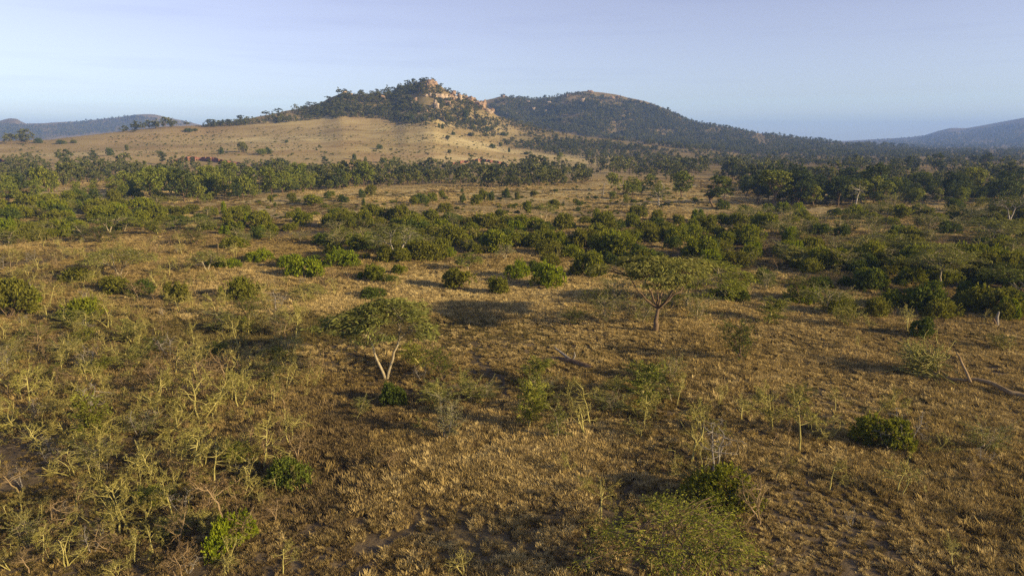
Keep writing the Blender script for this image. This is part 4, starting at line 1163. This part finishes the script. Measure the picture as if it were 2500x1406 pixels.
# every skyline tree stands on the crest itself
for k, (X, Y, h, w) in enumerate(RT):
    P, yy = hit_near(X, Y, 1500 if X < 1190 else 3000)
    if np.isnan(P[0]): continue
    V = FAR[[0, 1, 3, 4, 6][k % 5]]
    s = mtr(h * 0.72 + (yy - Y) * 0.3, P) / V['h']; sw = mtr(w, P) / V['w'] * 1.25
    thing('skyline_tree', V['parts'], P, (sw, sw, s), RNG.uniform(0, 6.28), 'skyline tree', ['dark', 'tall', 'bushy', 'round'][(k * 3) % 4] if h <= w * 1.6 else 'slender', 'tree', 'small trees standing along the skyline')

SL = [(925, 364, 18, 11), (1098, 374, 14, 8), (865, 390, 12, 14), (595, 372, 26, 24), (540, 376, 14, 16), (310, 368, 12, 14), (268, 380, 20, 18), (635, 378, 30, 14), (655, 376, 18, 16), (892, 395, 10, 12), (935, 398, 18, 12), (1095, 340, 14, 9), (1202, 362, 18, 11), (1222, 358, 14, 10), (1243, 372, 7, 11), (1290, 378, 22, 7), (1106, 330, 12, 8), (1150, 333, 20, 9), (1190, 322, 14, 12), (1185, 334, 16, 8), (1230, 332, 20, 9), (1155, 316, 12, 9),
      (460, 322, 24, 8), (475, 320, 14, 6), (1080, 315, 8, 13), (1072, 312, 10, 10), (1137, 288, 14, 18), (1090, 300, 16, 22), (1005, 296, 14, 16), (780, 360, 8, 6), (700, 348, 10, 6), (390, 380, 14, 10), (150, 352, 24, 10), (180, 350, 16, 8), (95, 350, 20, 12), (660, 495, 14, 18), (672, 505, 9, 12), (715, 493, 18, 22), (705, 485, 10, 10), (770, 500, 55, 26), (800, 486, 18, 18), (812, 480, 14, 14), (888, 504, 10, 18), (905, 478, 30, 26), (882, 482, 20, 20), (740, 470, 8, 10), (1128, 470, 8, 10)]
sp_ = hit([s[0] for s in SL], [s[1] for s in SL])
for k, (X, Y, w, h) in enumerate(SL):
    P = sp_[k]
    if np.isnan(P[0]): continue
    V = BUSH[[6, 0, 7, 2][k % 4]]
    s = mtr(w, P) / V['w']; sz = mtr(h, P) / V['h']
    thing('slope_shrub', V['parts'], P, (s, s, sz), RNG.uniform(0, 6.28), 'shrub', ['dark lone', 'green', 'low dark', 'round'][k % 4], 'shrub', 'lone shrubs on the open grass slopes')

# ------------------------------------------------------------------ thorn trees over the near plain
TL = [(25, 955, 100, 3), (115, 985, 80, 3), (495, 1030, 130, 1), (160, 890, 68, 3), (575, 830, 60, 0), (585, 1000, 100, 1), (385, 990, 105, 0), (430, 1200, 60, 0), (520, 1235, 75, 3), (180, 1255, 110, 8), (245, 1310, 85, 0), (105, 1370, 90, 5), (310, 1395, 60, 6), (690, 1405, 90, 8), (1130, 1402, 85, 13),
      (1885, 1068, 140, 0), (1952, 1112, 160, 5), (2030, 1078, 80, 10), (1894, 1178, 82, 6), (2022, 1203, 92, 8), (2196, 1212, 120, 3), (2285, 1108, 66, 11), (2330, 1392, 76, 13), (2215, 1090, 95, 4), (1385, 985, 55, 5), (1456, 1000, 75, 9), (1470, 1275, 115, 6), (1445, 1215, 60, 5), (1030, 935, 50, 4), (640, 1195, 55, 9), (105, 1100, 90, 3), (170, 1080, 80, 0), (285, 1120, 80, 8),
      (410, 1120, 55, 3), (345, 1215, 90, 1), (1065, 990, 58, 3), (870, 1040, 48, 0), (1590, 1400, 70, 5), (740, 780, 40, 3), (690, 770, 30, 3), (545, 750, 50, 3), (102, 735, 55, 3), (1925, 1075, 60, 2), (2380, 1190, 60, 7), (1560, 1085, 60, 1), (960, 1160, 55, 2), (1290, 1130, 45, 2), (2080, 1290, 50, 4), (1985, 1060, 70, 0), (2260, 1230, 55, 2)]
tp = hit([t[0] for t in TL], [t[1] for t in TL])
lst = [(tp[k], mtr(t[2], tp[k]) / 3.0, t[3] % 14) for k, t in enumerate(TL)]
TP = [([(-20, 720), (560, 690), (760, 800), (800, 960), (760, 1080), (700, 1250), (520, 1420), (-20, 1420)], 330, 24, None), ([(0, 590), (420, 585), (600, 610), (560, 700), (0, 720)], 70, 14, None),
      ([(620, 690), (1000, 690), (860, 760), (640, 770)], 14, 22, None), ([(1550, 560), (2500, 560), (2500, 660), (1950, 690), (1560, 660)], 34, 26, None), ([(1400, 960), (2500, 1010), (2500, 1406), (1850, 1406), (1350, 1150)], 60, 50, None),
      ([(800, 1000), (1350, 1000), (1350, 1400), (760, 1400)], 8, 60, None), ([(1980, 760), (2500, 780), (2500, 880), (2100, 860)], 8, 40, None), ([(1000, 600), (1500, 560), (1500, 640), (1000, 650)], 14, 26, None)]
for poly, n, md, cl in TP:
    q = scatter_in(poly, n, RNG, md, cl)
    for (x_, y_), P in zip(q, hit(q[:, 0], q[:, 1])):
        if RNG.uniform() > (1.0 if y_ < 900 else max(0.22, 1.0 - (y_ - 900) / 420)): continue
        lst.append((P, float(np.clip(RNG.lognormal(-0.28, 0.30), 0.4, 1.2)), int(RNG.choice(14))))
lst = [(P, s, v) for P, s, v in lst if not np.isnan(P[0])]
keep = sorted(range(len(lst)), key=lambda i: -lst[i][1] / np.linalg.norm(lst[i][0]))
# those with authored spots first, then by how large they show
keep = list(range(len(TL))) + [i for i in keep if i >= len(TL)]
scrub = []
for r_, i in enumerate(keep):
    P, s, v = lst[i]
    if r_ < 300:
        V = THORN[v]
        thing('thorn_tree', V['parts'], P, (s * RNG.uniform(.85, 1.2), s * RNG.uniform(.85, 1.2), s), RNG.uniform(0, 6.28), 'thorn tree', V['look'], 'thorn tree', 'crooked thorn trees over the near plain', tilt=(RNG.normal(0, .09), RNG.normal(0, .09)))
    else:
        scrub.append((P, s, v))
# the small ones behind and between
q = np.vstack([scatter_in([(-250, 600), (600, 590), (780, 800), (800, 1000), (700, 1250), (600, 1420), (-250, 1420)], 260, RNG), scatter_in([(1500, 560), (2700, 560), (2700, 700), (1950, 700), (1560, 660)], 90, RNG), scatter_in([(2520, 700), (2900, 700), (2900, 1400), (2520, 1400)], 40, RNG)])
for P in hit(q[:, 0], q[:, 1]):
    if not np.isnan(P[0]): scrub.append((P, RNG.uniform(0.3, 0.62), int(RNG.choice(14))))
n = len(scrub)
sc_ = np.array([s[1] for s in scrub])
gn_scatter('thorn_scrub', np.array([s[0] for s in scrub]), np.c_[RNG.normal(0, .1, (n, 2)), RNG.uniform(0, 6.28, n)], np.c_[sc_ * 1.15, sc_ * 1.15, sc_], np.array([s[2] for s in scrub]), [t['both'] for t in THORN], 'low thorny scrub between the thorn trees')

# ------------------------------------------------------------------ dead wood on the grass
def lay(path, X, Y):
    return path

def tube_thing(name, pieces, P, rz, label, cat, mat_default):
    parts = []
    for pn, segs, mat in pieces:
        mb = MB()
        for pts, rad in segs:
            mb.tube(np.array(pts, float), np.array(rad, float), 7)
        parts.append((pn, pm(name + '_' + pn, mb, mat)))
    return thing(name, parts, P, 1.0, rz, name.replace('_', ' '), '', cat, None, label=label)

P = hit([1395], [893])[0]
L = mtr(118, P)
tube_thing('fallen_log', [
    ('trunk', [([(L * .5, -.35, .12), (L * .3, -.1, .25), (0, .1, .38), (-L * .3, .1, .42), (-L * .52, .05, .35)], [.34, .32, .28, .2, .12])], 'bark_brown'),
    ('limb', [([(L * .02, .1, .5), (L * .06, .2, 1.0), (L * .04, .2, 1.35)], [.10, .08, .03])], 'bark_grey'),
    ('limb', [([(-L * .05, .2, .45), (-L * .28, .6, .8), (-L * .46, .9, 1.05), (-L * .52, .9, 1.3)], [.16, .13, .09, .04])], 'bark_grey'),
    ('limb', [([(-L * .3, .1, .4), (-L * .52, -.3, .3), (-L * .7, -.5, .25)], [.12, .08, .04])], 'bark_brown')],
    P, math.atan2(*(hit([1455], [908])[0] - hit([1335], [884])[0])[[1, 0]]), 'dark fallen log with grey upright stubs lying on golden grass', 'log', None)

def bent_path(p, n=25):
    p = np.array(p, float); t = np.linspace(0, len(p) - 1, n)
    q = np.stack([np.interp(t, np.arange(len(p)), p[:, k]) for k in range(3)], -1)
    q[1:-1] = (q[:-2] + q[1:-1] * 2 + q[2:]) / 4
    return q + np.random.default_rng(5).normal(0, .035, q.shape)

P = hit([2352], [938])[0]
u = mtr(10, P)       # metres per ten pixels here
rng = np.random.default_rng(77)
twigs = MB(); leaf = MB()
C, D = [], []
for k in range(170):
    s = np.array([-u * rng.uniform(5.5, 12), rng.normal(0.3, .6), rng.uniform(.2, 2.4)])
    e = bent(rng, s, [rng.normal(-.5, .8), rng.normal(0, .8), rng.uniform(-.3, 1.0)], u * rng.uniform(3.5, 8.5), 5, 0.28, -0.04)
    twigs.tube(e, np.linspace(.038, .014, 6), 4)
    for m_ in range(20):
        i = rng.integers(0, 5); C.append(e[i] + (e[i + 1] - e[i]) * rng.uniform() + rng.normal(0, .07, 3)); D.append(unit(e[i + 1] - e[i]) + rng.normal(0, .5, 3))
C = np.array(C); D = unit(np.array(D))
leaf.leaves(C, D, perp(D, rng, 1.0), rng.uniform(.15, .35, len(C)), rng.uniform(.05, .1, len(C)), 0.1)
mb1, mb2, mb3, mb4 = MB(), MB(), MB(), MB()
mb1.tube(bent_path([(u * 15, -.9, .15), (u * 12, -.2, .3), (u * 9, -.5, .5), (u * 6, .2, .75), (u * 3, .3, .85), (0, -.2, .7), (-u * 3, -.3, .5), (-u * 6, .3, .6), (-u * 9, .2, .9)]), np.linspace(.27, .07, 25), 8)
mb2.tube(np.array([(u * 1.5, -.4, .6), (u * .2, .2, 1.3), (-u * 1.2, .6, 2.0), (-u * 1.9, .8, 2.5), (-u * 2.6, 1.0, 2.75)]), np.array([.15, .13, .11, .09, .05]), 6)
mb3.tube(np.array([(-u * 3.2, 0, .6), (-u * 5, .7, .75), (-u * 7.5, 1.1, 1.0), (-u * 9.5, 1.2, 1.0)]), np.array([.13, .11, .09, .05]), 6)
mb4.tube(np.array([(-u * 5.5, .3, .6), (-u * 6.2, .4, 1.6), (-u * 7.4, .5, 2.4), (-u * 9, .5, 2.7)]), np.array([.11, .10, .08, .04]), 6)
thing('toppled_tree', [('trunk', pm('toppled_trunk', mb1, 'bark_tan')), ('limb', pm('toppled_limb', mb2, 'bark_tan')), ('limb', pm('toppled_limb', mb3, 'bark_tan')), ('limb', pm('toppled_limb', mb4, 'bark_tan')),
                       ('twigs', pm('toppled_twigs', twigs, 'bark_yellow')), ('foliage', pm('toppled_leaves', leaf, 'acacia'))], P, 1.0, math.atan2(*(hit([2490], [968])[0] - hit([2290], [928])[0])[[1, 0]]), 'toppled tree', '', 'fallen tree', None,
      label='toppled tree with dark trunk on the grass and dry tangled crown')

P = hit([2432], [796])[0]
tube_thing('broken_stump', [('trunk', [([(0, 0, -.2), (.05, 0, .6), (-.05, .05, 1.3), (.1, 0, 1.9)], [.3, .22, .19, .12])], 'bark_grey'),
                            ('limb', [([(0, 0, .2), (-.5, -.1, .9), (-.7, -.1, 1.1)], [.16, .1, .05])], 'bark_brown')], P, 0.3, 'broken pale stump in front of the big dark bush', 'stump', None)
P = hit([1472], [478])[0]
tube_thing('dead_tree', [('trunk', [([(0, 0, -.2), (.2, 0, 2.5), (.5, 0, 5), (.8, 0, 6.4)], [.26, .22, .16, .06])], 'bark_grey'), ('limb', [([(.4, 0, 4), (1.2, 0, 5), (1.4, 0, 5.6)], [.1, .07, .03])], 'bark_grey')], P, 0, 'bare white dead tree trunk leaning on the tan clearing', 'dead tree', None)

# ------------------------------------------------------------------ grass tussocks
TUS = [make_tussock(700 + k, 0.55, 0.40, 270, 0.018).mesh('tussock_kind', 'grass') for k in range(6)] + [make_tussock(720 + k, 0.58, 0.28, 240, 0.019).mesh('tussock_kind', 'grass_green') for k in range(3)] + [make_tussock(740 + k, 0.56, 0.36, 240, 0.019).mesh('tussock_kind', 'grass_brown_vignette') for k in range(3)] + [make_tussock(760 + k, 0.56, 0.38, 260, 0.018).mesh('tussock_kind', 'grass_straw') for k in range(3)]

TRAILS = [hit(*zip(*t)) for t in ([(1560, 1420), (1500, 1300), (1560, 1150), (1440, 1050), (1250, 975), (1190, 900), (1130, 860)], [(1020, 1200), (1150, 1130), (1235, 1080), (1225, 1000), (1250, 960)], [(2500, 1010), (2250, 985), (1950, 930), (1700, 900), (1480, 850), (1250, 840)], [(860, 1420), (920, 1330), (820, 1180), (700, 1090), (640, 1000), (660, 900)])]

def trail_gap(x, y):
    g = np.full(len(x), 99.0)
    xw, yw = x + 0.5 * np.sin(y * 0.7), y + 0.5 * np.sin(x * 0.6)
    for T in TRAILS:
        for a, b in zip(T[:-1, :2], T[1:, :2]):
            ab = b - a; t = np.clip(((xw - a[0]) * ab[0] + (yw - a[1]) * ab[1]) / (ab @ ab), 0, 1)
            g = np.minimum(g, np.hypot(xw - a[0] - t * ab[0], yw - a[1] - t * ab[1]))
    return g

def grass(name, d0, d1, dens, size, label, half=0.90, hscale=1.0):
    area = half * (d1 ** 2 - d0 ** 2)
    n = int(area * dens)
    d = np.sqrt(RNG.uniform(d0 ** 2, d1 ** 2, n)); t = RNG.uniform(-half, half, n)
    x, y = t * d, d
    f = fbm(x / 9, y / 9, 91, 3) + 0.6 * fbm(x / 40, y / 40, 95, 2) + 0.5 * np.exp(-((x - 2) / 26) ** 2 - ((y - 82) / 24) ** 2)
    ok = f + RNG.uniform(-.3, .3, n) > -0.42
    ok &= trail_gap(x, y) > RNG.uniform(0.15, 0.6, n)
    x, y, f = x[ok], y[ok], f[ok]
    n = len(x)
    z = terrain(x, y)
    s = size * RNG.uniform(0.45, 1.35, n) * (0.85 + 0.7 * np.clip(f, -.4, .6))
    s *= 0.95 + 1.1 * fbm(x / 15, y / 15, 99, 2).clip(-.45, .6)
    s = np.clip(s, 0.25, 1.3 * size)
    green = fbm(x / 26, y / 26, 97, 2) + RNG.uniform(-.2, .2, n) > 0.20
    pick = np.where(green, RNG.integers(6, 9, n), RNG.integers(0, 6, n))
    dd_ = np.hypot(x, y)
    brown = 0.9 * fbm(x / 34, y / 34, 103, 3) + RNG.uniform(-.2, .2, n) + 0.42 * sstep(4, -18, x) * (1 - sstep(95, 150, dd_)) + 0.2 * sstep(60, 38, dd_) - 0.8 * np.exp(-((x - 4) / 30) ** 2 - ((y - 88) / 26) ** 2) > 0.18  # brown grass at left and in patches; nearest band darkened as painted vignetting
    pick = np.where(brown & ~green, RNG.integers(9, 12, n), pick)
    straw = 0.7 * fbm(x / 30, y / 18, 107, 3) + RNG.uniform(-.25, .25, n) + 0.75 * np.exp(-((x - 6) / 30) ** 2 - ((y - 92) / 26) ** 2) + 0.5 * sstep(150, 210, dd_) > 0.26
    pick = np.where(straw & ~green & ~brown, RNG.integers(12, 15, n), pick)
    rot = np.c_[RNG.normal(0, .12, (n, 2)), RNG.uniform(0, 6.28, n)]
    return gn_scatter(name, np.c_[x, y, z], rot, np.c_[s * RNG.uniform(.8, 1.3, n), s * RNG.uniform(.8, 1.3, n), s * hscale], pick, TUS, label)

grass('dry_grass', 22, 95, 6.5, 0.95, 'dry golden grass tussocks covering the near plain')
grass('dry_grass', 30, 120, 0.045, 1.45, 'larger mounds of dry grass standing above the rest', hscale=0.95)
grass('dry_grass', 95, 210, 2.6, 1.3, 'dry golden grass tussocks over the middle plain', hscale=0.85)
grass('dry_grass', 210, 400, 0.35, 1.5, 'dry grass tufts over the far plain', hscale=0.6)

# ------------------------------------------------------------------ labels: how it looks and where it stands
MARKS = [(943, 930, 'the twin-trunked umbrella acacia'), (1598, 815, 'the tallest umbrella acacia'), (292, 678, 'the low wide umbrella acacia'), (1395, 893, 'the dark fallen log'), (2352, 938, 'the toppled tree'), (2432, 796, 'the broken pale stump'),
         (2293, 704, 'the slender umbrella acacia'), (1813, 893, 'the dark bushy lone sapling'), (705, 1190, 'the lone bush among thorns'), (560, 1345, 'the two-lobed bright bush'), (1762, 1235, 'the biggest bush low down'), (2147, 1090, 'the dark bush between thorns'),
         (1640, 1420, 'the acacia at bottom edge'), (232, 1085, 'the narrow yellow-green sapling'), (495, 1030, 'the sprawling lichened thorn'), (68, 745, 'the bush at left edge'), (972, 642, 'the white-limbed acacia'), (1232, 636, 'the pale leafless acacia'), (742, 682, 'the brightest green bush'),
         (1345, 697, 'the double-headed green bush'), (1608, 504, 'the pale-trunked round acacia'), (2088, 514, 'the leaning white-trunked acacia'), (1742, 508, 'the tall dark tree pair'), (1327, 548, 'the small flat umbrella acacia'), (500, 390, 'the long red earth bank'), (1100, 250, 'the pale cliff band'),
         (1053, 204, 'the orange summit crag'), (515, 308, 'the end of the skyline wood'), (925, 364, 'the lone shrub on gold slope'), (1441, 225, 'the second summit'), (2372, 478, 'the tall lumpy tree at right'), (1130, 1402, 'the bare forked thorn bottom centre'), (200, 480, 'the tan clearing at left'), (1952, 1112, 'the tall pale thorn pair'),
         (1085, 1085, 'the pale silvery sapling'), (2196, 1212, 'the thin tall right thorn'), (2245, 645, 'the flat olive acacia'), (1178, 488, 'the bush trio on tan clearing'), (150, 1255, 'the bent pale-armed thorn'), (487, 566, 'the lowest flat acacia')]
ORD = ['first', 'second', 'third', 'fourth', 'fifth', 'sixth', 'seventh', 'eighth', 'ninth', 'tenth', 'eleventh', 'twelfth', 'thirteenth', 'fourteenth', 'fifteenth', 'sixteenth', 'seventeenth', 'eighteenth', 'nineteenth', 'twentieth'] + ['twenty-' + w for w in ('first', 'second', 'third', 'fourth', 'fifth', 'sixth', 'seventh', 'eighth', 'ninth')] + ['thirtieth'] + ['thirty-' + w for w in ('first', 'second', 'third', 'fourth', 'fifth', 'sixth', 'seventh', 'eighth', 'ninth')]
DIRS = ['right of', 'behind and right of', 'behind', 'behind and left of', 'left of', 'front-left of', 'in front of', 'front-right of']
cells = {}
for a in ALL:
    if a['label']:
        a['o']['label'] = a['label']; continue
    dx = np.array([a['X'] - m[0] for m in MARKS]); dy = np.array([(m[1] - a['Y']) * 1.7 for m in MARKS])
    dd = np.hypot(dx, dy)
    dd[dd < 4] = dd[dd < 4] + 1e6            # a landmark is not described by itself
    k = int(np.argmin(dd))
    sec = int(round(math.atan2(dy[k], dx[k]) / (math.pi / 4))) % 8
    cells.setdefault((a['noun'], k, sec), []).append((dd[k], a))
for (noun, k, sec), lst_ in cells.items():
    lst_.sort(key=lambda t: t[0])
    for i, (_, a) in enumerate(lst_):
        a['o']['label'] = ' '.join(('%s %s, %s %s %s' % (a['look'], noun, ORD[min(i, len(ORD) - 1)], DIRS[sec], MARKS[k][2])).split())
print('things', len(ALL))
